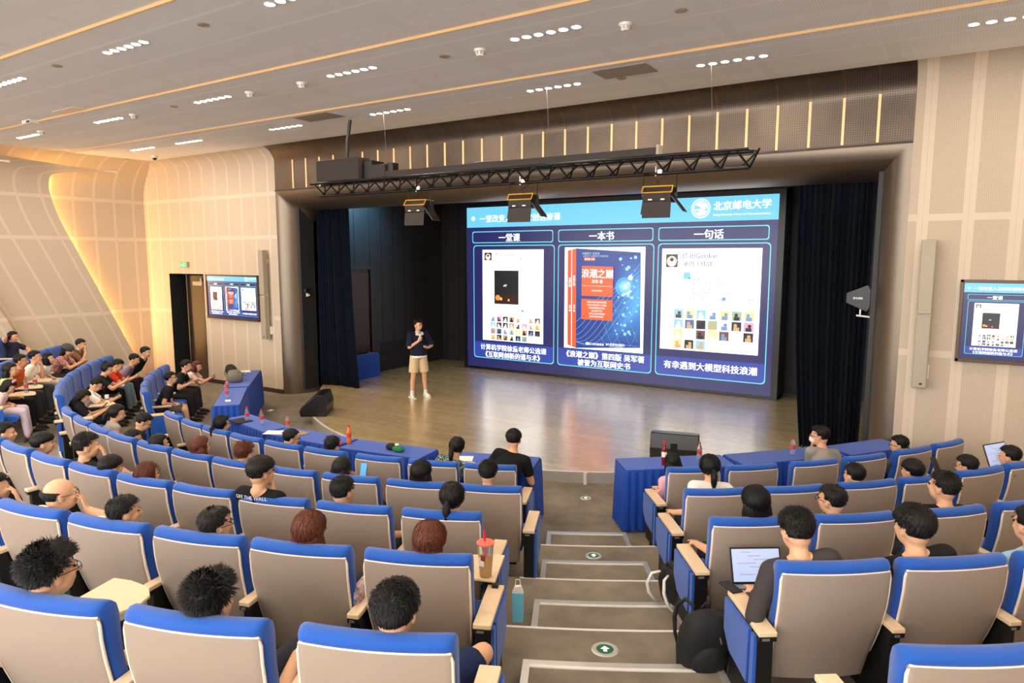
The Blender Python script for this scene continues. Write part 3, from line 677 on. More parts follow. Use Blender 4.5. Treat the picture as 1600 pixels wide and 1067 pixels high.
    s.circ(.455, .800, .009, WHT, 6); s.text('中国工信出版集团', .482, .800, .012, WHT, .002); s.circ(.522, .797, .008, WHT, 3); s.text('人民邮电出版社', .552, .795, .013, WHT, .002); s.text('POSTS & TELECOM PRESS', .552, .807, .006, WHT)
    s.text('高德润Gordon', .786, .297, .030, C(50, 70, 140), .002); s.text('☆ 承恩于伟饶', .780, .340, .027, C(40, 46, 66), .002)
    s.rect(.752, .385, .772, .420, C(120, 200, 214)); s.text('徐童', .788, .392, .014, GRY)
    for k, q in enumerate(['感谢课堂遇见的老师们', '在课上给予的启发 希望', '越来越多同学能够感受', '课程的魅力']): s.text(q, .822 - (.0 if k < 3 else .018), .418 + k * .024, .018, C(60, 70, 100))
    s.text('2023年4月23日 21:14', .800, .520, .022, C(110, 118, 144)); s.rect(.862, .510, .872, .528, C(110, 150, 210)); s.circ(.936, .519, .003, GRY, 8); s.circ(.943, .519, .003, GRY, 8)
    me = bpy.data.meshes.new('display'); me.from_pydata([tuple(q) for q in s.v], [], s.f)
    ca = me.color_attributes.new('Screen', 'FLOAT_COLOR', 'CORNER'); d = []
    for p, c in zip(me.polygons, s.c): d += list((*c, 1.0)) * len(p.vertices)
    ca.data.foreach_set('color', d); me.update(); return me
def screen_mat(name, st):
    g = N(name); a = g.n.new('ShaderNodeVertexColor'); a.layer_name = 'Screen'; g.b.inputs['Base Color'].default_value = (.01, .01, .01, 1); g.b.inputs['Roughness'].default_value = .3
    g.l.new(a.outputs[0], g.b.inputs['Emission Color']); g.b.inputs['Emission Strength'].default_value = st; return g.mat
m_screen = screen_mat('lit_screen', 1.15)
SL = make_slide(); SL.materials.append(m_screen)
def add_display(parent, width, x, y, z, aspect=1.0):
    o = bpy.data.objects.new('display', SL); COL.objects.link(o); o.parent = parent; o.location = (x, y, z); k = width / 16; o.scale = (k, k, k * aspect); return o
t = thing('led_wall', 'giant lit screen showing a three-column slide with a red and blue book', 'screen', (-7.12, 15.3, .16))
m = MB(); m.bb((-4.17, .02, 0), (4.19, .55, .07)); m.bb((-4.17, .02, 4.40), (4.19, .55, 4.52)); m.bb((-4.17, .0, 0), (-4.05, .55, 4.5)); m.bb((4.05, .0, 0), (4.19, .55, 4.5)); m.bb((-4.1, .03, .05), (4.1, .5, 4.45)); obj('cabinet', m, m_plasticb, t, bevel=.006)
add_display(t, 8.1, -4.05, .015, .068, 4.33 / (8.55 * 8.1 / 16))
for nm, lb, x0, x1, z0, z1, y in (('wall_television', 'wall television beside the brown door, showing the same slide', -15.92, -13.86, 1.69, 2.80, YW), ('wall_television', 'big framed television on the perforated wall, showing the same slide', .155, 2.20, 1.90, 2.96, YW)):
    t = thing(nm, lb, 'television', ((x0 + x1) / 2, y, z0), group='side televisions mirroring the slide')
    wd, hh = x1 - x0, z1 - z0; m = MB()
    m.bb((-wd / 2, -.07, 0), (wd / 2, -.02, .045)); m.bb((-wd / 2, -.07, hh - .035), (wd / 2, -.02, hh)); m.bb((-wd / 2, -.07, 0), (-wd / 2 + .04, -.02, hh)); m.bb((wd / 2 - .04, -.07, 0), (wd / 2, -.02, hh)); m.bb((-wd / 2 + .02, -.05, .02), (wd / 2 - .02, 0, hh - .02)); obj('bezel', m, M('tv_bezel', (86, 68, 56), .35, .4), t, bevel=.004)
    dsp = add_display(t, wd - .09, -wd / 2 + .045, -.052, .05, (hh - .09) / ((wd - .09) * 8.55 / 16)); dsp.data = SL
# ------------------------------------------------------------------ stage gear
t = thing('lighting_truss', 'long dark box truss hung on wires before the stage opening', 'truss', (-6.1, 9.0, 4.40))
L = 3.93; m = MB()
for y in (-.13, .13): m.tube([(-L, y, .175), (L, y, .175)], .022, 8)
m.tube([(-L + .12, 0, -.04), (L - .02, 0, -.04)], .024, 8)
obj('chord', m, m_truss, t, smooth=60)
for k in range(22):
    m = MB(); x = -L + .1 + k * (2 * L - .25) / 21
    m.tube([(x, -.13, .17), (x + .14, 0, -.04)], .014, 6); m.tube([(x + .28, -.13, .17), (x + .14, 0, -.04)], .014, 6); m.tube([(x + .20, .13, .17), (x + .02, 0, -.04)], .013, 6); m.tube([(x, -.13, .175), (x + .2, .13, .175)], .009, 6)
    obj('brace', m, m_truss, t)
for x in (-2.2, 1.0, 3.4): m = MB(); m.tube([(x, 0, .19), (x + .02, .02, .6), (x - .01, 0, ZC - 4.4 - .02)], .003, 5); obj('suspension_wire', m, m_steelwire, t)
m = MB(); m.bb((-3.78, -.12, .20), (-2.72, .18, .58)); m.bb((-2.70, -.02, .20), (-2.5, .3, .52), 1); o = obj('speaker_box', m, [m_browncase, m_plasticb], bevel=.008, loc=(-6.1, 9.0, 4.40)); tag(o, 'large brown box lying on the door end of the truss', 'speaker')
m = MB(); m.bb((-2.46, -.1, .20), (-2.12, .12, .42)); m.bb((-2.12, -.05, .26), (-1.98, .1, .44), 1); o = obj('control_box', m, [m_browncase, m_plasticb], bevel=.006, loc=(-6.1, 9.0, 4.40)); tag(o, 'small brown box beside the large box on the truss', 'box')
m = MB(); m.bb((-2.3, -.09, .20), (2.75, .06, .30)); m.bb((2.72, -.1, .20), (2.76, .07, .33), 1); m.bb((-.25, -.095, .305), (.05, -.05, .315), 1); o = obj('batten_light', m, [m_browncase, m_grey], bevel=.006, loc=(-6.1, 9.0, 4.40)); tag(o, 'long flat brown batten lying along the truss top', 'stage light')
m = MB(); m.tube([(-3.1, 0, .6), (-3.08, 0, .9), (-3.0, 0, 1.25)], .03, 8); o = obj('cable_bundle', m, m_plasticb, smooth=60, loc=(-6.1, 9.0, 4.40)); tag(o, 'thick black cable rising from the brown box to the ceiling', 'cable')
for x, lb in ((-7.55, 'hanging stage light with barn doors closest to the speaker boxes'), (-5.50, 'hanging stage light with barn doors before the slide title'), (-3.35, 'hanging stage light with barn doors before the emblem end of screen')):
    t = thing('stage_light', lb, 'stage light', (x, 9.0, 4.0), R(6), group='barn door lights hung from the truss')
    m = MB(); m.prism([(-.14, -.02), (.13, -.02), (.16, .10), (.12, .18), (-.10, .18), (-.16, .10)], -.19, .19, 'x'); obj('housing', m, m_browncase, t, bevel=.006)
    m = MB()
    for yy, zz in ((-.165, .10), (.125, .18), (-.10, .185)): m.tube([(-.2, yy, zz), (.2, yy, zz)], .009, 6)
    m.tube([(-.2, -.165, .10), (-.2, -.10, .185), (-.2, .125, .18)], .009, 6); m.tube([(.2, -.165, .10), (.2, -.10, .185), (.2, .125, .18)], .009, 6); obj('edge_trim', m, m_yellow, t)
    m = MB(); m.box((0, -.155, -.13), (.38, .012, .21), M=Matrix.Rotation(R(-8), 3, 'X')); obj('barn_door', m, m_browncase, t)
    m = MB(); m.box((.27, -.02, -.05), (.012, .24, .26), M=Matrix.Rotation(R(-38), 3, 'Y')); obj('barn_door', m, m_plasticb, t); m = MB(); m.box((-.21, -.0, -.08), (.012, .22, .2), M=Matrix.Rotation(R(8), 3, 'Y')); obj('barn_door', m, m_plasticb, t)
    m = MB(); m.bb((-.11, -.172, .0), (-.06, -.16, .015)); m.bb((.06, -.172, .0), (.11, -.16, .015)); obj('clip', m, m_alu, t)
    m = MB(); m.tube([(-.225, 0, .08), (-.225, 0, .36), (.225, 0, .36), (.225, 0, .08)], .010, 6); m.bb((-.24, -.02, .06), (-.2, .02, .1)); m.bb((.2, -.02, .06), (.24, .02, .1)); obj('yoke', m, m_plasticb, t)
    m = MB(); m.tube([(0, 0, .35), (0, 0, .42)], .018, 8); m.tube([(-.06, 0, .33), (-.06, 0, .46)], .012, 8); m.bb((-.03, -.03, .36), (.03, .03, .41)); obj('clamp', m, m_alu, t)
    m = MB(); m.tube([(.02, 0, .18), (-.04, 0, .26), (.08, 0, .32), (.06, 0, .42)], .006, 6); obj('cable', m, m_plasticb, t)
def curtain(x0, x1, y, z0, z1, label, flare, seed):
    rnd = random.Random(seed); ph = [rnd.uniform(0, 6) for _ in range(6)]
    nU = 150; m = MB(); v = []; f = []
    zs = frange(z0, z1, 12)
    for j, z in enumerate(zs):
        h = (z - z0) / (z1 - z0)
        for i in range(nU + 1):
            t = i / nU; x = x0 + (x1 - x0) * t + flare * (1 - h) ** 2.5 * (t - (.1 if flare > 0 else .9)) ; k = 13 * 2 * math.pi
            yy = y + .06 * math.sin(k * t + ph[0] + .4 * math.sin(9 * t)) + .03 * math.sin(2.3 * k * t + ph[1]) + .05 * (1 - h) * math.sin(5 * t + ph[2])
            v.append((x, yy, z))
    for j in range(12):
        for i in range(nU): a = j * (nU + 1) + i; f.append((a, a + 1, a + nU + 2, a + nU + 1))
    m.add(v, f); o = obj('stage_curtain', m, m_curtain, smooth=180); sd = o.modifiers.new('solid', 'SOLIDIFY'); sd.thickness = .012; tag(o, label, 'curtain', 'dark blue stage curtains'); return o
curtain(-12.74, -11.74, 11.45, .165, 4.9, 'dark navy velvet curtain at the door side of the stage', .22, 1)
curtain(-2.05, -.98, 11.75, .165, 4.9, 'dark navy velvet curtain beside the television-wall frame', -.22, 2)
def wall_speaker(x, y, z0, z1, label, rz):
    t = thing('column_speaker', label, 'speaker', (x, y, z0), rz, group='beige column speakers on the front wall')
    m = MB(); h = z1 - z0; m.bb((-.085, -.20, 0), (.085, -.06, h * .5 - .006)); m.bb((-.085, -.20, h * .5 + .006), (.085, -.06, h)); obj('cabinet', m, m_grey, t, bevel=.015)
    m = MB(); m.bb((-.08, -.15, h * .5 - .008), (.08, -.08, h * .5 + .008)); obj('joint', m, m_white, t)
    m = MB(); m.bb((.05, -.07, .12), (.10, 0, .30)); m.bb((-.03, -.07, h - .3), (.03, 0, h - .2)); obj('wall_bracket', m, m_white, t)
    m = MB(); m.bb((.0, -.204, .05), (.035, -.199, .075)); obj('badge', m, m_plasticb, t)
wall_speaker(-13.56, YW, 1.30, 3.40, 'tall beige column speaker between the television and stage frame', 0)
wall_speaker(-.22, YW, 1.52, 3.47, 'tall beige column speaker beside the big framed television', 0)
t = thing('exit_sign', 'small green lit exit sign above the brown door', 'exit sign', (-16.83, YW - .04, 3.04))
m = MB(); m.bb((-.16, -.02, -.075), (.16, .04, .075)); obj('housing', m, m_grey, t, bevel=.004)
m = MB(); m.bb((-.145, -.024, -.06), (.145, -.019, .06)); m.ell((.02, -.026, .03), (.014, .003, .014), m=1); m.box((.01, -.026, 0), (.03, .004, .04), m=1); m.box((-.02, -.026, -.03), (.05, .004, .014), M=Matrix.Rotation(R(40), 3, 'Y'), m=1); m.box((.035, -.026, -.028), (.04, .004, .013), M=Matrix.Rotation(R(-50), 3, 'Y'), m=1); m.box((-.09, -.026, 0), (.06, .004, .012), m=1)
obj('sign_face', m, [m_green, m_glow], t)
def monitor(x, y, rz, label, back):
    t = thing('stage_monitor', label, 'speaker', (x, y, .16), rz, group='black wedge monitors on the stage edge')
    m = MB(); m.prism([(-.24, 0), (.24, 0), (.26, .12), (-.05, .42), (-.20, .42), (-.26, .2)], -.36, .36, 'x'); obj('cabinet', m, m_plasticb, t, bevel=.012)
    m = MB(); m.box((0, .115, .275), (.6, .38, .015), M=Matrix.Rotation(R(-44), 3, 'X')); obj('grille', m, m_black, t)
    m = MB(); m.bb((-.06, -.255, .2), (.06, -.225, .27)) if not back else m.bb((-.05, -.262, .17), (.05, -.22, .28)); obj('handle', m, m_dark, t)
monitor(-10.42, 9.18, R(125), 'black wedge monitor on the curved stage edge near the door side', False)
monitor(-3.38, 10.05, R(14), 'black wedge monitor behind the blue tables, back to the seats', True)
t = thing('antenna_paddle', 'black antenna paddle on a white bracket beside the curtain', 'antenna', (-1.04, 10.95, 2.66))
m = MB(); m.prism([(-.17, -.07), (-.17, .07), (.10, .19), (.14, .12), (.14, -.12), (.10, -.19)], -.012, .012, 'y'); obj('blade', m, m_plasticb, t, bevel=.003)
v, f = text2d('SHURE', .042, .001); m = MB(); m.add([(a - .02, -.0135, b + .0) for a, b in v], f); obj('lettering', m, m_white, t)
m = MB(); m.tube([(.02, .01, -.16), (.02, .01, -.25)], .012, 6); m.tube([(-.03, .01, -.25), (.17, .03, -.27)], .014, 6); obj('bracket', m, m_white, t)
t = thing('wall_camera', 'small dark camera on white bracket at the door-side stage frame', 'camera', (-12.70, 11.05, 2.40))
m = MB(); m.box((.0, -.05, .06), (.09, .14, .09)); obj('body', m, m_plasticb, t, bevel=.01); m = MB(); m.tube([(-.05, 0, -.05), (.07, -.03, -.05)], .016, 6); m.bb((-.07, -.03, -.09), (-.03, .03, -.01)); obj('bracket', m, m_white, t)
t = thing('projector_arm', 'thin silver arm with a small spotlight above the screen corner', 'spotlight', (-2.3, 13.2, 4.62))
m = MB(); m.tube([(-.55, 0, .06), (.1, 0, .04), (.32, 0, .02)], .014, 6); obj('arm', m, m_grey, t); m = MB(); m.cone((.32, 0, .02), .045, (.32, 0, -.14), .05); obj('head', m, m_grey, t)
m = MB(); m.tube([(.32, .0, .02), (.32, 0, .38)], .012, 6); obj('drop_rod', m, m_plasticb, t)

t = thing('added_wash_light', 'added unseen blue wash light tinting the wall above the stage doorway', 'stage light', (-11.6, 12.6, 4.85))  # unseen lamp and housing, added to give the stage side wall its cyan tint
m = MB(); m.cone((0, 0, 0), .06, (-.14, .02, -.05), .08, 16); m.tube([(0, 0, 0), (0, 0, .14)], .012, 6); obj('housing', m, m_plasticb, t)
ld = bpy.data.lights.new('blue_beam', 'SPOT'); ld.energy = 260; ld.color = (.25, .65, 1.0); ld.spot_size = R(100); ld.spot_blend = .8; ld.shadow_soft_size = .05
lo = bpy.data.objects.new('blue_beam', ld); COL.objects.link(lo); lo.parent = t; lo.location = (-.18, .03, -.07); lo.rotation_euler = Vector((-1, .15, -.55)).to_track_quat('-Z', 'Y').to_euler()
# ------------------------------------------------------------------ skirted tables
def table(p0, p1, label, grp, dep=.47):
    """p0 -> p1 runs along the stage-side edge; the audience side lies to the right of that direction."""
    p0, p1 = np.array(p0), np.array(p1); L = np.linalg.norm(p1 - p0); rz = math.atan2(p1[1] - p0[1], p1[0] - p0[0])
    t = thing('skirted_table', label, 'table', (p0[0], p0[1], 0), rz, group=grp)
    m = MB(); m.bb((0, -dep, .735), (L, 0, .762)); obj('tabletop', m, m_cloth, t, bevel=.008)
    m = MB(); per = [(0, 0), (L, 0), (L, -dep), (0, -dep), (0, 0)]; v = []; S = []
    for (a, b), (c, d) in zip(per, per[1:]):
        l = math.hypot(c - a, d - b); k = max(6, int(l / .018)); nx, ny = (d - b) / l, -(c - a) / l
        for i in range(k):
            q = i / k; s_ = q * l; S.append((a + (c - a) * q, b + (d - b) * q, -nx, -ny, s_, q))
    zz = [.745, .70, .5, .25, .02]; n = len(S)
    for j, z in enumerate(zz):
        amp = [.002, .008, .016, .02, .024][j]
        for x, y, nx, ny, s_, q in S: d_ = .012 + amp * math.sin(2 * math.pi * s_ / .095 + .5 * math.sin(s_ * 3)) + .02 * (j / 4); v.append((x + nx * d_, y + ny * d_, z))
    f = [(j * n + i, j * n + (i + 1) % n, (j + 1) * n + (i + 1) % n, (j + 1) * n + i) for j in range(4) for i in range(n)]
    m.add(v, f); obj('skirt', m, m_skirt, t, smooth=180)
    for x in (.06, L - .06):
        for y in (-.06, -dep + .06): g = MB(); g.cone((x, y, 0), .016, (x, y, .735), .016, 8); obj('leg', g, m_black, t)
def pol(r, a): return (CX + r * math.sin(R(a)), CY - r * math.cos(R(a)))
GT = 'blue skirted tables along the front row'
table((-12.68, 9.61), (-11.27, 8.25), 'blue skirted table beside the door wall with laptop and bags', GT, .45)
table((-11.20, 8.17), (-9.99, 7.12), 'blue skirted table with two capped bottles near door block', GT, .42)
table(pol(7.33, -14.9), pol(7.33, -5.5), 'blue skirted table with black folder and two water bottles', GT, .40)
table(pol(7.33, -5.3), pol(7.27, 5.1), 'blue skirted table with tan folder and white papers', GT, .44)
table(pol(7.27, 5.3), pol(7.30, 15.0), 'blue skirted table with orange drink and green pouch', GT, .46)
table(pol(7.33, 16.6), pol(7.37, 25.7), 'blue skirted table ending at the central aisle, with single paper', GT, .50)
table(pol(7.37, 33.0), pol(7.35, 43.6), 'blue skirted table with red cola bottle across the aisle', GT, .48)
table(pol(7.35, 43.9), pol(7.40, 55.3), 'blue skirted table in front of the masked person', GT, .46)
table(pol(7.42, 55.6), pol(7.52, 63.4), 'blue skirted table meeting the perforated wall', GT, .45)
table((-12.35, 13.0), (-12.35, 12.0), 'small blue skirted table inside the stage doorway', 'stage wing table', .30)
# ------------------------------------------------------------------ small things
m_pet = M('clear_plastic', (225, 236, 240), .12, spec=.6); m_pet.node_tree.nodes['Principled BSDF'].inputs['Transmission Weight'].default_value = .85; m_pet.node_tree.nodes['Principled BSDF'].inputs['IOR'].default_value = 1.08
m_redcap = M('red_cap', (214, 30, 40), .4); m_lab = M('red_label', (206, 60, 66), .5); m_cola = M('cola', (120, 20, 16), .3); m_oj = M('orange_drink', (232, 120, 40), .3); m_ojp = M('mango_drink', (244, 168, 30), .35)
m_paper = M('white_paper', (240, 238, 232), .7); m_tan = M('tan_folder', (150, 132, 104), .7); m_scr = M('lit_laptop_screen', (150, 165, 200), .3, emit=(170, 182, 214), es=.75); m_scr2 = M('lit_phone_screen', (60, 120, 180), .3, emit=(120, 190, 230), es=.7)
m_bag = M('olive_grey_bag', (112, 108, 96), .85, bump=.3); m_bagk = M('black_bag', (15, 15, 17), .75, bump=.3, bs=40); m_mint = M('light_blue_paper', (104, 194, 226), .6); m_teal = M('teal_bottle', (120, 190, 180), .35); m_pink = M('pink_plastic', (240, 150, 170), .4)
def bottle(x, y, z, label, kind='water', h=.23, grp=None):
    t = thing('drink_bottle', label, 'bottle', (x, y, z), group=grp or 'drink bottles on the tables'); r = .031; lm = {'water': m_pet, 'cola': m_cola, 'juice': m_oj}[kind]
    m = MB(); m.lathe([(r * .8, 0), (r, .008), (r, h * .3), (r * .93, h * .35), (r, h * .4), (r, h * .62), (r * .8, h * .74), (r * .4, h * .88), (r * .4, h * .93)], n=16); obj('body', m, lm, t, smooth=50)
    m = MB(); m.lathe([(r * 1.02, h * .36), (r * 1.02, h * .58)], n=16); obj('label_band', m, m_lab if kind != 'cola' else m_paper, t)
    m = MB(); m.lathe([(r * .46, h * .9), (r * .46, h), (0, h)], n=14); obj('cap', m, m_redcap, t); return t
TZ = .762
for x, y, l in ((-11.17, 7.72, 'water bottle with red cap, between grey bag and white card'), (-10.90, 7.50, 'red-capped water bottle standing behind another beside the grey bag'), (-10.62, 7.32, 'red-capped water bottle at the aisle end of door block tables'), (-8.84, 6.42, 'water bottle with red cap on the black folder'), (-8.50, 6.42, 'water bottle with red cap right by the black folder'.replace('right by', 'standing past')), (-7.92, 6.42, 'water bottle with red cap behind the tan folder'), (-2.43, 8.14, 'small clear bottle with red cap before the wedge monitor'), (-1.50, 8.98, 'bottle standing on the table before the masked person'), (-1.22, 9.22, 'bottle beside the hands of the masked person')): bottle(x, y, TZ, l)
bottle(-2.73, 7.72, TZ, 'tall cola bottle with red cap at the aisle table', 'cola', .29); bottle(-6.62, 6.36, TZ, 'bottle of orange drink on the blue table', 'juice', .26)
def flat(name, x, y, z, sx, sy, h, rz, mt, label, cat, bev=.002):
    m = MB(); m.box((0, 0, h / 2), (sx, sy, h)); o = obj(name, m, mt, bevel=bev, loc=(x, y, z)); o.rotation_euler[2] = rz; return tag(o, label, cat)
flat('note_card', -10.42, 7.20, TZ, .16, .09, .004, R(-30), m_paper, 'white card lying on blue table past the bottles', 'card'); flat('paper_sheet', -12.80, 9.30, TZ, .21, .29, .002, R(60), m_paper, 'white sheet beside the laptop on door-side table', 'paper')
flat('folder', -8.95, 6.38, TZ, .32, .24, .012, R(-8), m_bagk, 'black folder under a bottle on the blue table', 'folder'); flat('folder', -7.66, 6.34, TZ, .34, .24, .012, R(-4), m_tan, 'tan folder on the blue table behind seated person', 'folder')
flat('paper_sheet', -7.95, 6.22, TZ, .21, .29, .003, R(-60), m_paper, 'white papers beside the tan folder', 'paper'); flat('paper_sheet', -4.95, 6.62, TZ, .30, .21, .003, R(30), m_paper, 'white sheet before the person at the aisle table', 'paper')
flat('phone', -6.78, 6.30, TZ, .16, .07, .012, R(20), m_redcap, 'red phone lying beside the orange drink', 'phone')
t = thing('pouch', 'black and green cloth pouch on the blue table', 'pouch', (-5.88, 6.45, TZ)); m = MB(); m.ell((-.07, 0, .04), (.08, .06, .05), 3); obj('black_half', m, m_bagk, t, smooth=180); m = MB(); m.ell((.07, -.02, .035), (.09, .06, .045), 3); obj('green_half', m, M('green_cloth', (24, 110, 62), .8), t, smooth=180); m = MB(); m.ell((.0, .03, .06), (.035, .03, .03), 2); obj('tag', m, m_white, t, smooth=180)
def laptop(x, y, z, rz, label, tilt=105, sc=1.0, lit=True):
    t = thing('laptop', label, 'laptop', (x, y, z), rz, group='open laptops', scale=sc)
    m = MB(); m.bb((-.16, -.11, 0), (.16, .11, .016)); obj('base', m, m_plate, t, bevel=.003)
    m = MB(); m.bb((-.14, -.09, .016), (.14, .05, .0175)); obj('keyboard', m, m_plasticb, t)
    Mx = Matrix.Rotation(R(-(tilt - 90)), 3, 'X'); m = MB(); m.box((0, 0, .11), (.32, .008, .22)); m.v = [np.array([(Mx @ Vector(p))[:] for p in q]) + V(0, .11, .014) for q in m.v]; lid = obj('lid', m, m_plasticb, t, bevel=.002)
    m = MB(); m.box((0, -.005, .112), (.30, .001, .195))
    if lit:
        for k in range(7): m.box((-.06 + .05 * (k % 3), -.006, .19 - k * .022), (.06 + .02 * (k % 4), .0006, .003), m=1)
    m.v = [np.array([(Mx @ Vector(p))[:] for p in q]) + V(0, .11, .014) for q in m.v]; obj('screen', m, [m_scr if lit else m_plasticb, m_grey], lid); return t
laptop(-12.58, 9.02, TZ, R(150), 'open laptop on the door-side blue table', lit=False); laptop(-12.57, 12.55, TZ, R(-90), 'open laptop on the small table in the stage doorway', lit=False)
laptop(-.90, 4.62, .54 + .44, R(34), 'open laptop on the lap of the dark-jacket person by aisle', 112, 1.12); laptop(.70, 8.45, .36 + .72, R(56), 'open laptop held up near the perforated wall', 112, 1.1)
def backpack(x, y, z, rz, label, sc, mt, strap, tiltx=0):
    t = thing('backpack', label, 'backpack', (x, y, z), rz, scale=sc); t.rotation_euler[0] = tiltx
    m = MB(); rings = []
    for h, a, b in ((0, .13, .08), (.02, .155, .105), (.15, .165, .12), (.3, .155, .11), (.4, .125, .085), (.45, .07, .045), (.465, .02, .012)):
        rings.append([(a * np.sign(math.cos(q)) * abs(math.cos(q)) ** .6, b * np.sign(math.sin(q)) * abs(math.sin(q)) ** .6 + .01 * math.sin(9 * h), h) for q in frange(0, 2 * math.pi, 24)[:-1]])
    m.loft(rings); obj('body', m, mt, t, smooth=180)
    m = MB(); m.ell((0, -.10, .15), (.12, .05, .12), 3); obj('front_pocket', m, mt, t, smooth=180)
    for sx in (-1, 1):
        m = MB(); m.tube([(sx * .05, .09, .43), (sx * .08, .16, .44), (sx * .11, .215, .36), (sx * .12, .22, .26), (sx * .12, .19, .16), (sx * .11, .12, .06)], [.010, .013, .015, .015, .012, .006], 8); obj('strap', m, strap, t, smooth=180)
    m = MB(); m.tube([(-.03, .03, .46), (0, .03, .50), (.03, .03, .46)], .008, 6); obj('top_loop', m, mt, t, smooth=180)
    m = MB(); m.tube([(.05, -.11, .34), (.06, -.12, .30)], .005, 6); m.tube([(-.10, -.08, .36), (.10, -.08, .36)], .004, 6); obj('zipper', m, m_plate, t); return t
backpack(-1.20, 4.22, .54, R(40), 'black backpack slumped on the step beside the aisle seat', 1.0, m_bagk, m_bagk, R(8))
backpack(-1.66, 5.28, .36, R(150), 'black backpack with curved white straps beside the aisle seat', .95, m_bagk, m_white, R(-20))
t = backpack(-11.75, 8.32, TZ + .10, R(60), 'olive grey backpack lying flat on the blue table', .85, m_bag, m_bagk, R(-82)); t = backpack(-12.35, 8.72, TZ + .02, R(80), 'dark backpack with straps up, beside the laptop', .7, m_bagk, m_bag, R(-50))
backpack(-3.05, 2.05, .54, R(20), 'black bag with white lining beside the writing tablet', .9, m_bagk, m_white, R(15))
t = thing('bubble_tea', 'tall clear cup of mango drink with red straw on tablet', 'drink cup', (-2.37, 3.42, .54 + .686), scale=1.1)
m = MB(); m.lathe([(.033, 0), (.035, .005), (.048, .19), (.05, .2)], n=20); obj('cup', m, m_pet, t, smooth=50); m = MB(); m.lathe([(.031, .006), (.041, .12), (0, .12)], n=20); obj('drink', m, m_ojp, t, smooth=50)
m = MB(); m.lathe([(.052, .198), (.052, .207), (.044, .212), (0, .212)], n=20); obj('lid', m, M('coral_lid', (240, 110, 90), .4), t); m = MB(); m.tube([(.0, 0, .1), (-.008, 0, .27)], .0065, 8); obj('straw', m, m_redcap, t)
m = MB(); m.box((0, -.0425, .1), (.035, .003, .05)); m.box((.012, -.044, .125), (.03, .003, .03), m=1); obj('print', m, [m_white, M('brown_print', (120, 50, 34), .6)], t)
t = thing('paper_bag', 'light blue paper bag with white handles hanging at the aisle seat', 'bag', (-2.40, 3.86, .70), R(25), scale=.72); m = MB(); m.prism([(-.05, 0), (.05, 0), (.055, .30), (-.055, .30)], -.025, .025, 'y'); obj('body', m, m_mint, t, bevel=.004); m = MB(); m.prism([(-.055, .30), (.055, .30), (.03, .37), (-.03, .36)], -.02, .02, 'y'); obj('fold', m, m_white, t); m = MB(); m.tube([(-.03, 0, .34), (-.02, 0, .43), (.02, 0, .43), (.03, 0, .34)], .004, 6); obj('handle', m, m_white, t)
flat('phone', -1.02, 4.18, .54 + .648, .075, .15, .009, R(50), m_plasticb, 'dark phone lying on the armrest beside the laptop', 'phone')
for x, y, z, rr, l in ((-3.94, 8.08, 0, .075, 'round floor exit marker between table ends and the stage'), (-2.90, 6.15, .18, .085, 'round green arrow floor marker on the upper step'.replace('upper', 'second')), (-1.84, 4.11, .54, .095, 'round green arrow floor marker on the lower carpet by black bag'.replace('lower ', '')), (-11.97, 9.28, 0, .08, 'round floor marker on carpet near the door-side tables')):
    t = thing('floor_marker', l, 'floor sign', (x, y, z), R(30), group='round emergency floor markers'); m = MB(); m.lathe([(rr * .62, .003), (rr * .66, .006), (rr * .9, .006), (rr, 0)], n=28); obj('ring', m, m_alu, t, smooth=30)
    m = MB(); m.cone((0, 0, 0), rr * .66, (0, 0, .004), rr * .66, 28); obj('lens', m, m_green_dim, t); m = MB(); m.prism([(-.012, -.03), (.012, -.03), (.012, .002), (.03, .002), (0, .034), (-.03, .002), (-.012, .002)], .004, .0055); obj('arrow', m, m_glow, t)

# ------------------------------------------------------------------ people
def remesh(mb, vox, smooth_it=4, name='body'):
    me = mb.mesh(name); o = bpy.data.objects.new(name, me); COL.objects.link(o)
    r = o.modifiers.new('r', 'REMESH'); r.mode = 'VOXEL'; r.voxel_size = vox; r.use_smooth_shade = True
    q = o.modifiers.new('s', 'SMOOTH'); q.factor = .5; q.iterations = smooth_it
    dg = bpy.context.evaluated_depsgraph_get(); me2 = bpy.data.meshes.new_from_object(o.evaluated_get(dg)); bpy.data.objects.remove(o); bpy.data.meshes.remove(me)
    me2.name = name; return me2
def headframe(yaw, pitch):     # columns: right, forward, up
    q = Matrix.Rotation(-yaw, 3, 'Z') @ Matrix.Rotation(-pitch, 3, 'X'); return np.array(q)
def add_head(m, H, F, s, neck):
    P = lambda x, y, z: H + F @ (V(x, y, z) * s)
    E = lambda c, r, n=3: m.ell(P(*c), np.array(r) * s, n, M=F)
    E((0, -.012, .028), (.076, .096, .088)); E((0, .022, -.035), (.060, .068, .078)); E((0, .040, -.075), (.034, .042, .030)); E((0, -.035, -.03), (.062, .06, .06))
    m.cap(P(0, .088, .012), .009 * s, P(0, .106, -.022), .014 * s, 10); E((-.011, .094, -.024), (.010, .010, .008), 2); E((.011, .094, -.024), (.010, .010, .008), 2)
    E((0, .086, -.050), (.024, .012, .006), 2); E((0, .082, -.060), (.020, .012, .007), 2)
    for sx in (-1, 1):
        E((sx * .031, .080, .028), (.021, .012, .007), 2); E((sx * .036, .066, -.02), (.02, .02, .02), 2)
        E((sx * .077, -.008, -.014), (.009, .020, .030), 2); E((sx * .084, -.016, -.004), (.006, .014, .018), 2)
    m.cap(P(0, -.02, -.05), .050 * s, neck, .053 * s)
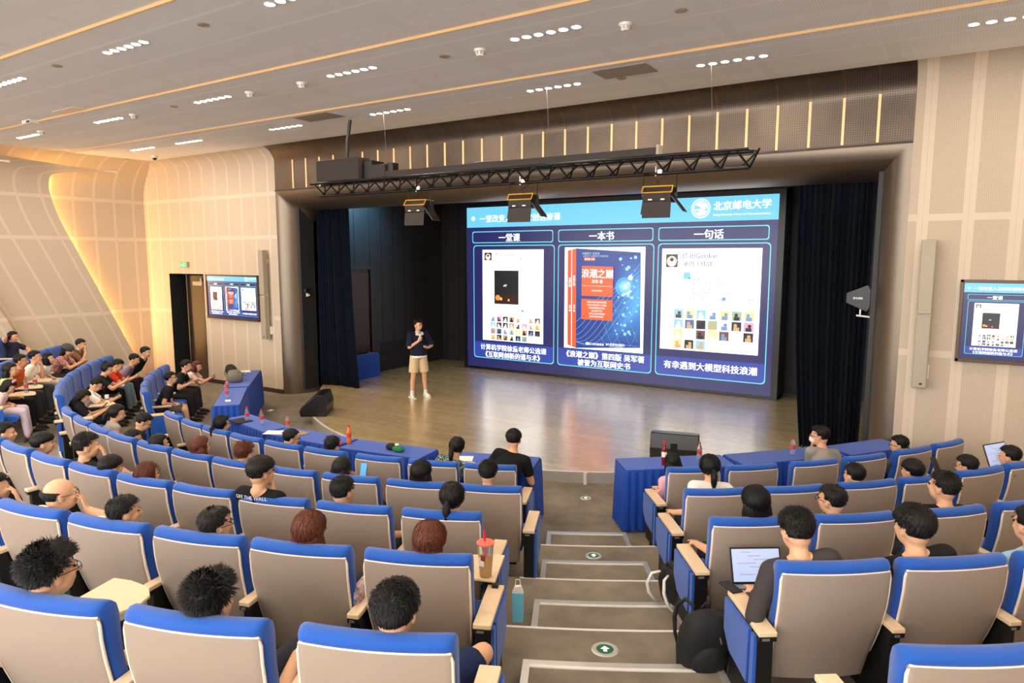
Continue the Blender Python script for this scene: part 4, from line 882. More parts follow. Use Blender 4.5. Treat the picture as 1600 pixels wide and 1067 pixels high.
def hand(m, wr, d, nrm, curl, s, thumb=1):
    d = unit(d); nrm = unit(np.array(nrm) - d * (np.array(nrm) @ d)); lat = np.cross(d, nrm) * thumb
    wr = np.array(wr, float); K = []
    for k, (o, ln) in enumerate(((.030, .088), (.010, .094), (-.010, .088), (-.029, .074))):
        kn = wr + d * ln * s + lat * o * s; K.append(kn); m.cap(wr + lat * o * .5 * s + d * .012 * s, .016 * s, kn, .0115 * s, 8)
    m.cap(K[0], .0125 * s, K[3], .0115 * s, 8)
    for k, (kn, ln) in enumerate(zip(K, (.072, .080, .074, .058))):
        dd = d + lat * (.16, .04, -.06, -.18)[k]; p = kn; r = .0092 * s
        for j, fr in enumerate((.45, .32, .25)):
            a = curl * (j + .6) * (1 + .12 * k); v = unit(dd * math.cos(a) + nrm * math.sin(a)); q = p + v * ln * fr * s; m.cap(p, r, q, r * .92, 8); p = q; r *= .93
    t0 = wr + d * .025 * s + lat * .022 * s; t1 = t0 + (lat * .7 + d * .6 + nrm * .35) * .040 * s; t2 = t1 + (d * .9 + lat * .1 + nrm * .5) * .034 * s
    m.cap(t0, .0145 * s, t1, .011 * s, 8); m.cap(t1, .011 * s, t2, .009 * s, 8)
def elbow(S, W, l1, l2, pole):
    S, W = np.array(S, float), np.array(W, float); d = W - S; L = np.linalg.norm(d); L2 = min(L, (l1 + l2) * .995); u = d / L
    a = (l1 * l1 - l2 * l2 + L2 * L2) / (2 * L2); h = math.sqrt(max(l1 * l1 - a * a, 1e-5)); p = np.array(pole, float); p = unit(p - u * (p @ u)); return S + u * a + p * h
ARMS = {  # right wrist, left wrist offsets in seat space (x lateral, y forward, z up), fingers dir, palm normal, curl
 'lap': (((.10, .48, .60), (-.6, .75, -.1), (0, 0, -1), .35), ((-.10, .47, .60), (.6, .75, -.1), (0, 0, -1), .35)),
 'rest': (((.30, .34, .69), (0, 1, -.1), (0, 0, -1), .25), ((-.30, .34, .69), (0, 1, -.1), (0, 0, -1), .25)),
 'cross': (((-.08, .40, .78), (-1, .3, 0), (0, -1, 0), .3), ((.10, .42, .74), (1, .3, 0), (0, -1, 0), .3)),
}
def person(name_label, row, a, dx, f, z, arms='lap', yaw=0, pitch=0, shirt=(30, 30, 32), sleeve='short', pants=(40, 42, 50), legs='long', hair='short', hcol='k', skin=0, glasses=0, tufts=0, vox=.0105, kx=.125, pat=None, lookat=None, extra=(), group='seated audience', s=None, shoe=(58, 56, 58), mask=False):
    rr = RT[row]; aa = R(a); base = V(CX + rr * math.sin(aa), CY - rr * math.cos(aa), RISE * row)
    t = thing('person', name_label, 'person', base, aa, group)
    if s is None: s = max(.88, min(1.0, .93 + (z - 1.06) * .3))
    H = V(dx, f, z); F = headframe(R(yaw), R(pitch)); hip = V(dx * .25, .27, .55); neck = H + F @ (V(0, -.035, -.135) * s)
    neck = neck * .6 + (H + V(0, -.05, -.15) * s) * .4
    up = unit(neck - hip); TL = np.linalg.norm(neck - hip); side = unit(np.cross(V(0, 1, .0) - up * up[1], up)) ; side = V(1, 0, 0) - up * up[0]; side = unit(side); fw = np.cross(up, side)
    FR = np.array([side, fw, up]).T
    ch = hip + up * TL * .66; be = hip + up * TL * .28; sw_ = .165 * s; sh = hip + up * (TL - .052 * s)
    SHO = {1: sh + side * sw_, -1: sh - side * sw_}
    w = []
    if arms in ARMS: spec = [list(q) for q in ARMS[arms]]
    elif arms == 'chinR': spec = [[tuple(H + F @ V(.02, .08, -.155)), tuple(F @ V(-.1, -.1, 1)), tuple(F @ V(0, -1, 0)), .5], list(ARMS['lap'][1])]
    elif arms == 'chinL': spec = [list(ARMS['lap'][0]), [tuple(H + F @ V(-.02, .08, -.155)), tuple(F @ V(.1, -.1, 1)), tuple(F @ V(0, -1, 0)), .5]]
    elif arms == 'faceR': spec = [[tuple(H + F @ V(.07, .14, -.12)), tuple(F @ V(-.3, -.25, 1)), tuple(F @ V(-.3, -1, 0)), .25], list(ARMS['lap'][1])]
    elif arms == 'phone': spec = [[(dx + .07, f + .26, z - .24), (-.35, .8, .3), (-.8, 0, .5), .8], [(dx - .06, f + .26, z - .25), (.35, .8, .3), (.8, 0, .5), .8]]
    elif arms == 'table': spec = [[(.16, .80, .80), (-.5, .8, 0), (0, 0, -1), .2], [(-.16, .80, .80), (.5, .8, 0), (0, 0, -1), .2]]
    elif arms == 'tableR': spec = [[(.26, .72, .80), (-.9, .5, 0), (0, 0, -1), .3], [(-.2, .80, .80), (.7, .6, 0), (0, 0, -1), .3]]
    elif arms == 'headback': spec = [[tuple(H + F @ V(.12, -.06, -.02)), tuple(F @ V(-.8, -.4, .3)), tuple(F @ V(0, 1, 0)), .4], list(ARMS['lap'][1])]
    b = MB(); c = MB()
    b.ell(ch, (.150 * s, .098 * s, .165 * s), 3, M=FR); b.ell(be, (.132 * s, .105 * s, .14 * s), 3, M=FR); b.ell(hip + V(0, .0, -.02), (.155 * s, .12 * s, .105 * s), 3)
    c.ell(ch, (.166 * s, .114 * s, .178 * s), 3, M=FR); c.ell(be, (.150 * s, .124 * s, .155 * s), 3, M=FR); c.ell(hip + V(0, 0, .0), (.168 * s, .135 * s, .09 * s), 3)
    add_head(b, H, F, s, neck)
    b.cap(neck, .056 * s, sh + up * .01, .06 * s); c.cone(neck - up * .045 * s, .088 * s, neck - up * .015 * s + fw * .0, .067 * s, 18)
    for sx, sp in ((1, spec[0]), (-1, spec[1])):
        S = SHO[sx]; W = np.array(sp[0], float); l1, l2 = .275 * s, .245 * s
        d = W - S; Ld = np.linalg.norm(d)
        if Ld > (l1 + l2) * .98: W = S + d / Ld * (l1 + l2) * .98
        E_ = elbow(S, W, l1, l2, (sx * .55, -.5, -1) if arms not in ('headback',) else (sx * 1, .3, .2))
        b.cap(neck - up * .03, .05 * s, S, .052 * s); b.cap(S, .052 * s, E_, .040 * s); b.cap(E_, .041 * s, W, .027 * s); hand(b, W, sp[1], sp[2], sp[3], .92 * s, -sx)
        c.cap(neck - up * .05 * s, .062 * s, S, .066 * s)
        if sleeve == 'short': c.ell(S, .064 * s, 3); c.cone(S, .064 * s, S + (E_ - S) * .68, .062 * s, 18)
        elif sleeve == 'long': c.cap(S, .064 * s, E_, .054 * s); c.cone(E_, .054 * s, W - unit(W - E_) * .01, .040 * s, 16)
        w.append((W, E_))
    lg = MB(); shoes = []
    for sx in (-1, 1):
        hp = hip + V(sx * .085, .02, -.03); kn = V(sx * kx, .66, .50 + (kx - .125) * .35); an_ = V(sx * .12, .70, .09); 
        b.cap(hp, .078 * s, kn, .054 * s); b.cap(kn, .053 * s, an_ + V(0, 0, .08), .040 * s); b.cap(an_ + V(0, 0, .08), .038, an_, .036)
        lg.cap(hp, .092 * s, hp + (kn - hp) * .5, .082 * s)
        if legs == 'long': lg.cap(hp, .092 * s, kn, .068 * s); lg.cone(kn, .068 * s, an_ + V(0, 0, .02), .056 * s, 16); lg.ell(kn, .068 * s, 3)
        else: lg.cone(hp, .095 * s, hp + (kn - hp) * .88, .078 * s, 18)
        q = MB(); q.cap(an_ + V(0, -.015, -.03), .036, an_ + V(0, .13, -.052), .032); q.box(an_ + V(0, .06, -.080), (.078, .24, .018)); shoes.append(q)
    lg.ell(hip + V(0, .0, -.03), (.172 * s, .135 * s, .10 * s), 3)
    bo = obj('body', remesh(b, vox), (m_skin2 if skin else m_skin), t, smooth=180)
    obj('shirt', remesh(c, .012, 6), cloth(shirt, pat=pat), t, smooth=180)
    obj('trousers' if legs == 'long' else 'shorts', remesh(lg, .014, 6), cloth(pants), t, smooth=180)
    for q in shoes: obj('shoe', q, cloth(shoe), t, smooth=50)
    P = lambda x, y, z_: H + F @ (V(x, y, z_) * s)
    for sx in (-1, 1): e = MB(); e.ell(P(sx * .031, .083, .008), (.013 * s, .006 * s, .006 * s), 2, M=F); e.box(P(sx * .031, .0915, .031), (.030 * s, .004, .005), M=F); obj('eye', e, m_lip, t)
    make_hair(t, hair, H, F, s, hcol, tufts)
    if glasses:
        g = MB()
        for sx in (-1, 1):
            g.tube([P(sx * .033 + .023 * math.cos(q), .103, .004 + .018 * math.sin(q)) for q in frange(0, 2 * math.pi, 14)[:-1]], .0018, 5, closed=True)
            g.tube([P(sx * .056, .101, .010), P(sx * .078, .07, .010), P(sx * .083, -.01, .008), P(sx * .082, -.03, -.006)], .0022, 5)
        g.tube([P(-.010, .106, .008), P(.010, .106, .008)], .0018, 5); obj('glasses', g, m_plasticb, t)
    if mask:
        g = MB(); g.ell(P(0, .062, -.042), (.056 * s, .052 * s, .045 * s), 3, M=F)
        for sx in (-1, 1): g.tube([P(sx * .045, .09, -.03), P(sx * .082, .0, -.005)], .0015, 4)
        obj('face_mask', g, m_white, t, smooth=180)
    return t, H, F, s, w
def make_hair(t, style, H, F, s, hcol, tufts, parent_loc=None):
    mt = m_hairb if hcol == 'b' else m_hair; m = MB(); rnd = random.Random(int(abs(H[0] * 1000 + H[2] * 777)) + len(style)); P = lambda p: H + F @ (np.array(p, float) * s)
    v, f = ico(5 if tufts > 800 else 4); out = []; c0 = V(0, -.012, .028); ph = rnd.uniform(0, 6)
    fem = style in ('long', 'pony', 'bun', 'bob')
    for d in v:
        x, y, z = d
        base = 1 / math.sqrt((x / .076) ** 2 + (y / .096) ** 2 + (z / .088) ** 2)
        th = .020 if not fem else .024
        if style in ('short', 'bald', 'thin', 'spiky', 'fringe'):
            th = .006 + .018 * max(0, min(1, (z + .35) * 1.3))
            if style == 'spiky': th += .010 * max(0, z)
            if style == 'fringe': th += .006
        th += .0028 * math.sin(22 * math.atan2(x, y + .3) + 6 * z + ph) + .0016 * math.sin(41 * x + 17 * y + ph)
        hl = (.50 if style != 'fringe' else .12)      # front hairline height
        low = (-.62 if y > -.35 else -.86) if not fem else -.9
        if not fem and z < -.45: th = .004
        front = hl * min(1, max(0, y - .10) / .35) - (.45 if y < .25 else 0)
        ct = max(min(y - .10, front - z), min(y - .45, hl - z), low - z)
        if not fem: ct = max(ct, min(abs(x) - .72, y + .28, -.12 - z))
        if style == 'bald': ct = max(ct, .5 * (z - .12 + .25 * max(0, y + .5)))
        if style == 'thin' and z > .7: th -= .021 * max(0, 1 - (x * x + (y + .15) ** 2) / .22) ** .5
        if fem and z > .3: th -= .007 * math.exp(-(x / .07) ** 2)
        k = max(0, min(1, (ct + .05) / .10)); k = k * k * (3 - 2 * k)
        rad = base * .88 * k + (base + th) * (1 - k)
        out.append(P(c0 + d * rad))
    m.add(out, f)
    if not fem: m.ell(P((0, -.030, -.044)), np.array((.053, .049, .050)) * s, 3, M=F)
    if style == 'long':
        rings = []
        for k, z in enumerate((.03, -.03, -.10, -.17, -.23, -.27)):
            a = (.088, .094, .098, .098, .088, .05)[k]; b = (.075, .07, .062, .055, .045, .02)[k]; yc = (-.035, -.045, -.055, -.06, -.06, -.055)[k]
            rings.append([P((a * math.cos(q) * (1 + .04 * math.sin(9 * q + ph)), yc + b * math.sin(q), z)) for q in frange(0, 2 * math.pi, 28)[:-1]])
        m.loft(rings)
    if style == 'bob':
        rings = []
        for k, z in enumerate((.03, -.03, -.08, -.12, -.135)):
            a = (.092, .108, .116, .108, .07)[k]; b = (.08, .082, .08, .07, .04)[k]
            rings.append([P((a * math.cos(q) * (1 + .06 * math.sin(7 * q + ph + 9 * z) + .03 * math.sin(17 * q)), -.035 + b * math.sin(q), z)) for q in frange(0, 2 * math.pi, 28)[:-1]])
        m.loft(rings)
    if style == 'pony': m.ell(P((0, -.125, -.01)), .024 * s, 2); m.tube([P((0, -.115, .0)), P((0, -.145, -.05)), P((.0, -.135, -.13)), P((.005, -.12, -.21))], [.02 * s, .034 * s, .03 * s, .008 * s], 12)
    if style == 'bun': m.ell(P((0, -.085, .115)), (.038 * s, .038 * s, .032 * s), 3); m.ell(P((0, -.07, .09)), .035 * s, 2)
    if style == 'clawclip': m.ell(P((0, -.11, -.02)), (.04 * s, .03 * s, .05 * s), 3)
    if tufts:
        n = 0
        while n < tufts:
            d = unit((rnd.gauss(0, 1), rnd.gauss(0, 1), rnd.gauss(0, 1))); x, y, z = d
            if z < -.45 or (y > .35 and z < .45) or (y > 0 and z < .2) or (style in ('bald',) and (z > .2 or y > -.2)): continue
            if not fem and abs(x) > .7 and z < 0 and y > -.3: continue
            if style == 'thin' and z > .7 and (x * x + (y + .15) ** 2) < .2: continue
            base = 1 / math.sqrt((x / .076) ** 2 + (y / .096) ** 2 + (z / .088) ** 2); th = (.006 + .018 * max(0, min(1, (z + .35) * 1.3))) if not fem else .022
            p = c0 + d * (base + th * .75); ln = rnd.uniform(.018, .036) * (1.5 if style == 'spiky' else 1.1) * (.5 + max(0, z + .3) * .6)
            flow = unit(V(.35 * math.sin(ph + 4 * y) + rnd.gauss(0, .25), -.2 + .9 * (y > .2) + rnd.gauss(0, .25), -.55 * (z < .45) + rnd.gauss(0, .2))); flow = unit(flow - d * (flow @ d))
            k1 = .95 if style == 'spiky' else .5
            q1 = p + unit(flow + d * k1) * ln * .55; q2 = q1 + unit(flow * 1.0 + d * (k1 - .35)) * ln * .5; sd = np.cross(flow, d) * .0028
            if fem:
                ln = rnd.uniform(.05, .09); dn = unit(V(.5 * x + rnd.gauss(0, .08), -.35 * (z > .3) + rnd.gauss(0, .08), -1)); dn = unit(dn - d * (dn @ d)); lf = rnd.uniform(0, .010); p = c0 + d * (base + .021 + lf)
                q1 = c0 + unit(p + dn * ln * .5 - c0) * (np.linalg.norm(p - c0) + .001 + rnd.uniform(0, .004)); q2 = c0 + unit(p + dn * ln - c0) * np.linalg.norm(p - c0); sd = np.cross(dn, d) * .006
                if z < -.1: continue
            m.add([P(p - sd), P(p + sd), P(q1 + sd * .8 + d * .001), P(q1 - sd * .8 + d * .001), P(q2)], [(0, 1, 2, 3), (3, 2, 4)]); n += 1
    return obj('hair', m, mt, t, smooth=180)
LOG = []
G1, G2 = 'seated audience', 'seated audience'
def hold(name, P, parent_t, size, rz, tilt, mt, label, cat, screen=False):
    aa = parent_t.rotation_euler[2]; q = Matrix.Rotation(aa, 3, 'Z') @ Vector(P); c = parent_t.location + q
    m = MB(); m.box((0, 0, 0), size); o = tag(obj(name, m, mt, bevel=.003, loc=c), label, cat); o.rotation_euler = (tilt, 0, aa + rz)
    if screen: m = MB(); m.box((0, 0, size[2] / 2 + .0006), (size[0] * .9, size[1] * .92, .001)); obj('screen', m, m_scr2, o)
    return o
PE = person
# front row
a = PE('person in dark polo with black-rimmed glasses lounging beside the door-side tables', 0, -32.3, 0, .46, 1.07, 'lap', 0, -8, (26, 27, 32), legs='shorts', pants=(84, 80, 74), glasses=1, tufts=150, group='seated audience')
a = PE('person in black printed t-shirt at the blue table with water bottles', 0, -41, 0, .62, 1.10, 'tableR', -5, 8, (22, 22, 24), pants=(40, 40, 44), tufts=150)
a = PE('person with reddish-brown bob in pink top holding a phone by the door', 0, -45.3, 0, .70, .99, 'phone', 10, 12, (236, 208, 198), hair='bob', hcol='b', pants=(60, 54, 58)); hold('phone', (.02, .98, .78), a[0], (.075, .15, .009), 0, R(35), m_plasticb, 'phone held by the person in pink by the door', 'phone')
PE('person with dark bun-free hair low in front seat by the folder table', 0, -4.05, .02, .12, 1.06, 'lap', 12, 5, (44, 42, 44), hair='pony', tufts=100)
a = PE('person in white shirt gesturing behind the tan folder', 0, 4.7, .04, .14, 1.05, 'rest', 30, 8, (238, 238, 236), glasses=1, tufts=150)
PE('person with dark tousled hair beside the orange drink bottle', 0, 9.0, .05, .12, 1.03, 'lap', 0, 10, (60, 60, 66), tufts=200, hair='spiky')
a = PE('person with low ponytail in green patterned top writing at the aisle table', 0, 18.3, .14, .46, 1.06, 'tableR', 8, 22, (58, 92, 66), hair='pony', pants=(26, 28, 34), pat=(24, 34, 40))
PE('person in black t-shirt leaning on the last table by the aisle', 0, 22.65, .16, .62, 1.14, 'tableR', -8, 8, (20, 20, 22), pants=(26, 27, 34), tufts=250, s=1.0)
PE('person in pink sleeves seated at the cola bottle table', 0, 37.3, -.08, .50, .92, 'rest', 0, 15, (236, 178, 186), sleeve='long', hair='bob', pants=(50, 50, 60))
PE('masked person in grey t-shirt with glasses beside the dark curtain', 0, 49.5, .10, .56, 1.12, 'chinL', -38, 2, (146, 140, 132), glasses=1, mask=True, tufts=200, s=1.0, pants=(60, 60, 64))
PE('person with glasses half hidden behind the fifth seat towards television wall', 0, 56.55, -.12, .14, 1.04, 'lap', -28, 4, (70, 74, 84), glasses=1, tufts=120)
# second row
a = PE('long-haired person in black and white top looking at a phone by side aisle', 1, -24.5, 0, .36, .90, 'phone', 4, 40, (28, 26, 28), hair='long', pants=(24, 24, 28)); hold('phone', (.0, .62, .72), a[0], (.075, .15, .009), 0, R(40), m_plasticb, 'phone held by the long-haired person at the side aisle', 'phone')
a = PE('person in white t-shirt with black-rimmed glasses reading a phone', 1, -28.2, 0, .54, .97, 'phone', 6, 35, (240, 238, 232), glasses=1, tufts=120, pants=(50, 52, 60)); hold('phone', (.0, .80, .76), a[0], (.075, .15, .009), 0, R(40), m_plasticb, 'phone held by the person in white t-shirt and glasses', 'phone')
a = PE('person in black vest over white tee with hair bun and earring', 1, -35.7, 0, .60, 1.05, 'phone', 4, 25, (30, 28, 32), sleeve='short', hair='bun', pants=(26, 26, 30)); hold('phone', (.0, .88, .84), a[0], (.075, .15, .012), 0, R(50), m_arm, 'tan-cased phone held by the person with hair bun', 'phone')
a = PE('person in bright red t-shirt reading a phone', 1, -39.6, 0, .66, 1.02, 'phone', 0, 30, (206, 62, 36), tufts=120, pants=(28, 30, 40)); hold('phone', (.0, .93, .80), a[0], (.075, .15, .009), 0, R(40), m_plasticb, 'phone held by the person in red t-shirt', 'phone')
PE('person in lavender t-shirt with arms on the writing tablet', 1, -43.5, 0, .80, 1.03, 'lap', 0, 20, (150, 132, 160), tufts=100, pants=(120, 150, 160))
PE('person in black jacket beside the glowing wall recess', 1, -47.4, 0, .84, 1.09, 'lap', 5, 8, (22, 20, 24), sleeve='long', tufts=100, pants=(50, 40, 38))
PE('person in sleeveless grey top with clipped hair leaning forward', 1, -10.9, 0, .44, 1.02, 'lap', 20, 15, (176, 166, 154), sleeve='none', hair='pony', pants=(44, 46, 52))
PE('person in black t-shirt and glasses bending forward beside grey top', 1, -7.15, 0, .54, .98, 'lap', 25, 30, (24, 24, 26), glasses=1, tufts=150, pants=(36, 36, 40))
PE('person with arms folded on armrest, fourth seat back from the side aisle', 1, -3.7, -.02, .18, .93, 'chinR', 35, 5, (30, 30, 34), tufts=200, legs='long')
PE('person with black bob and earring low behind the curved seat row', 1, .4, -.03, .12, .99, 'lap', 12, 0, (40, 38, 44), hair='bob')
PE('brown-haired person behind the front row near tables', 1, 4.25, .05, .12, 1.06, 'lap', 0, 0, (90, 70, 60), hair='bob', hcol='b')
PE('person with curly brown hair behind the tan folder table', 1, 8.0, .06, .12, 1.07, 'lap', 0, 0, (70, 64, 60), hair='spiky', hcol='b', tufts=500)
a = PE('person in black cap reading a lit phone in second row', 1, 15.2, .0, .14, 1.03, 'phone', 5, 12, (40, 40, 44), hair='bob'); hold('phone', (.14, .30, .99), a[0], (.072, .15, .009), 0, R(72), m_plasticb, 'phone with lit screen held up in the second row', 'phone', True)
PE('person with two small hair knots in dark hair, second row', 1, 20.0, .02, .12, 1.07, 'lap', 0, 0, (70, 100, 80), hair='bob', tufts=300)
PE('person with short black hair beside the last second-row seat', 1, 24.05, -.03, .14, 1.10, 'lap', 0, 0, (26, 26, 28), tufts=700)
PE('person with long low ponytail and white collar near pink sleeve', 1, 36.05, .05, .40, 1.10, 'rest', 0, 5, (232, 230, 226), hair='pony', pants=(30, 30, 34), tufts=200)
PE('round dark head behind the grey t-shirt person, second row', 1, 44.65, -.09, .12, 1.05, 'lap', -10, 0, (60, 62, 66), tufts=200)
PE('dark-haired person with collar below the last blue table', 1, 48.55, -.10, .12, 1.04, 'lap', -8, 0, (200, 198, 190), tufts=200, hair='fringe')
a = PE('person holding a phone beside the perforated wall, second row', 1, 52.6, -.09, .12, 1.02, 'phone', -15, 10, (236, 236, 232), tufts=200); hold('phone', (-.12, .42, .96), a[0], (.075, .15, .009), 0, R(60), m_plasticb, 'dark phone held up near the perforated wall', 'phone')
PE('dark-haired person at the picture edge near the open laptop', 1, 56.6, -.1, .14, 1.04, 'lap', -12, 5, (60, 60, 66), tufts=150)
# third row
PE('long-haired person in pale yellow top behind a writing tablet', 2, -31.5, 0, .44, 1.05, 'lap', 0, 5, (226, 222, 160), hair='long', pants=(30, 30, 34))
PE('person in burnt orange polo with name badge', 2, -35.1, 0, .46, 1.10, 'rest', 0, -2, (176, 86, 40), tufts=100, skin=1, pants=(60, 60, 66))
PE('person in white t-shirt with one hand raised to chin', 2, -38.7, 0, .50, 1.08, 'chinL', 0, -2, (238, 232, 222), tufts=100, pants=(80, 84, 90))
PE('person in loose white blouse beside the raised hand', 2, -42.3, 0, .50, .95, 'lap', 0, -5, (240, 236, 226), sleeve='long', hair='bob', pants=(200, 190, 176))
a = PE('person in grey cap and red plaid shirt in third row by slanted wall', 2, -45.9, 0, .60, 1.03, 'phone', 5, 22, (196, 130, 118), hair='long', pat=(150, 44, 44), pants=(60, 50, 48))
Hh, Ff = a[1], a[2]; m = MB(); m.ell(Hh + Ff @ V(0, -.012, .055), (.098, .118, .085), 3, M=Ff); m.box(Hh + Ff @ V(0, .13, .045), (.14, .11, .012), M=Ff); obj('cap', m, m_cap, a[0], smooth=60)
PE('person in brown shirt resting face on a fist by slanted wall', 2, -49.5, 0, .58, 1.06, 'faceR', 0, 12, (132, 96, 66), tufts=100, pants=(50, 44, 40))
a = PE('small person with pink hair bow and lilac trousers by the side aisle', 2, -27.9, 0, .50, .88, 'lap', 5, 42, (232, 206, 206), hair='bob', pants=(206, 190, 206), s=.86)
Hh, Ff = a[1], a[2]; m = MB(); m.ell(Hh + Ff @ V(-.045, .0, .112), (.045, .02, .024), 3, M=Ff); m.ell(Hh + Ff @ V(.045, .0, .112), (.045, .02, .024), 3, M=Ff); m.ell(Hh + Ff @ V(0, .0, .11), .015, 2); obj('hair_bow', m, m_pink, a[0], smooth=180)
PE('person with profile turned right at the picture edge in third row'.replace('turned right', 'turned to the stage'), 2, -4.6, -.12, .12, 1.03, 'rest', 25, 0, (60, 60, 64), tufts=200)
PE('short-haired person behind another in the third row end seats', 2, -1.4, .03, .20, 1.02, 'lap', 20, 0, (66, 66, 70), tufts=200, hair='fringe')
a = PE('person pressing both hands to mouth, tall brushed-back black hair', 2, 3.3, 0, .20, 1.12, 'faceR', 28, 0, (30, 30, 34), tufts=900, hair='short', vox=.0075, s=1.0)
PE('round black head peeking over the third-row seats', 2, 5.6, .05, .12, 1.0, 'lap', 5, 0, (40, 40, 44), tufts=300, hair='fringe')
PE('brown-haired head low between third-row seats', 2, 8.7, -.05, .12, 1.0, 'lap', 5, 0, (60, 50, 46), hair='bob', hcol='b', tufts=150)
a = PE('person in black t-shirt with white lettering, cheek on hand', 2, 15.0, .04, .07, 1.19, 'chinR', 22, 0, (20, 20, 22), glasses=1, tufts=500, hair='fringe', vox=.0085, s=1.0)
TP = a
PE('person with a knot of hair on a shaved nape in third row', 2, 19.5, -.12, .12, 1.08, 'rest', 15, 0, (100, 98, 90), tufts=700, hair='short')
PE('smooth dark ponytail head in white t-shirt near the aisle', 2, 23.2, .06, .14, 1.08, 'lap', 5, 8, (236, 234, 226), hair='pony', tufts=150)
PE('person with short brown bowl-cut hair near the aisle armrest', 2, 35.2, .05, .12, 1.10, 'rest', 0, 0, (216, 208, 196), hair='bob', hcol='k', tufts=900, pants=(34, 34, 38))
PE('person with thinning crown and round glasses in third row', 2, 38.7, -.02, .13, 1.09, 'lap', -30, 0, (90, 92, 100), hair='thin', glasses=1, tufts=400)
PE('person in black t-shirt with thick side-parted hair, third row', 2, 43.45, .04, .16, 1.13, 'cross', -18, -4, (22, 22, 24), tufts=800, s=1.0)
# fourth row and up
a = PE('person with one hand behind the head by slanted wall', 3, -50.5, 0, .30, 1.04, 'headback', 5, 5, (36, 40, 60), hair='pony', pants=(40, 44, 60))
a = PE('hand and shoulder with red-capped bottle at the picture edge', 3, 7.2, .05, .14, 1.02, 'faceR', 30, 0, (60, 62, 66), tufts=300)
a = PE('bald person in white shirt with glasses, hand raised to mouth', 3, 10.2, .14, .16, 1.07, 'faceR', 30, 0, (238, 238, 236), hair='bald', glasses=1, tufts=350, vox=.0072, s=1.0, skin=0)
PE('person with thinning crown and dark hair, fourth row', 3, 13.65, .05, .13, 1.03, 'lap', 28, 0, (200, 215, 235), hair='thin', tufts=700)
PE('person with grey-streaked thinning crown and glasses, fourth row', 3, 17.1, .06, .13, 1.03, 'lap', 25, 0, (26, 26, 28), hair='thin', glasses=1, tufts=700)
PE('person with wavy auburn hair and printed blouse', 3, 20.45, .02, .13, 1.06, 'rest', 0, 0, (206, 160, 150), hair='bob', hcol='b', sleeve='long', pat=(120, 130, 150), tufts=1300)
PE('person with straight dark red-brown hair, middle parting', 3, 23.95, .05, .13, 1.05, 'lap', 0, 5, (220, 218, 214), hair='long', hcol='b', tufts=1300)
PE('person in charcoal jacket typing on a laptop beside the aisle', 3, 35.25, -.16, .18, 1.14, 'rest', -6, 10, (62, 56, 58), sleeve='long', tufts=1600, s=1.02, hair='short')
PE('person in black t-shirt with short dense black hair, fourth row', 3, 38.65, -.16, .18, 1.14, 'cross', -8, 0, (26, 25, 26), tufts=1800, s=1.05, hair='fringe')
a = PE('person with pale blue sleeve at the picture edge, fourth row', 3, 42.2, -.1, .2, 1.1, 'headback', 0, 0, (150, 190, 215), tufts=200)
PE('person with spiky black hair and glasses in mint t-shirt', 4, 17.7, -.06, .13, 1.07, 'rest', 18, -2, (150, 206, 196), glasses=1, tufts=2600, hair='spiky', vox=.0075, s=1.03)
PE('person with brushed-up brown hair in pale green t-shirt', 4, 21.1, .02, .13, 1.03, 'rest', 8, 0, (196, 214, 176), tufts=2600, hair='spiky', hcol='k', vox=.0085, s=1.0)
PE('person with short thick black hair in navy clothes by the aisle', 4, 24.65, .06, .13, 1.06, 'lap', 5, 0, (30, 44, 84), tufts=2600, hair='short', glasses=1, vox=.0085, pants=(28, 40, 78), legs='shorts', s=1.02, kx=.33)
def on_seat(row, a, x, y, z):
    aa = R(a); return (CX + RT[row] * math.sin(aa) + x * math.cos(aa) - y * math.sin(aa), CY - RT[row] * math.cos(aa) + x * math.sin(aa) + y * math.cos(aa), RISE * row + z)
bottle(*on_seat(2, -31.5, .18, .66, .686), 'water bottle on the writing tablet of the long-haired person in yellow', grp='drinks on the writing tablets')
bottle(*on_seat(2, -35.1, .12, .66, .686), 'short bottle on the writing tablet before the orange polo', h=.17, grp='drinks on the writing tablets')
t = thing('water_flask', 'mint green flask with pink lid beside the lilac trousers', 'flask', on_seat(2, -27.9, .40, .30, .645)); m = MB(); m.lathe([(.034, 0), (.036, .01), (.036, .15), (.028, .17)], n=18); obj('body', m, m_teal, t, smooth=50); m = MB(); m.lathe([(.029, .165), (.03, .2), (0, .2)], n=18); obj('lid', m, m_pink, t)
t = thing('drink_can', 'white drink can on the writing tablet in the side-aisle row', 'can', on_seat(1, -28.2, .16, .68, .686)); m = MB(); m.lathe([(.028, 0), (.032, .008), (.032, .125), (.027, .135)], n=18); obj('body', m, m_white, t, smooth=50); m = MB(); m.lathe([(.0325, .05), (.0325, .08)], n=18); obj('print', m, m_plate, t)
# lettering on the black t-shirt
Tt, HH = TP[0], TP[1]
m = MB(); v, f = text2d('OFF THE WALL', .042, 0)
m.add([(HH[0] + a_, HH[1] - .155 + .9 * a_ * a_, HH[2] - .158 + b_) for a_, b_ in v], f); obj('shirt_lettering', m, m_white, Tt)
m = MB(); m.bb((HH[0] - .13, HH[1] - .150, HH[2] - .33), (HH[0] + .12, HH[1] - .140, HH[2] - .235)); 
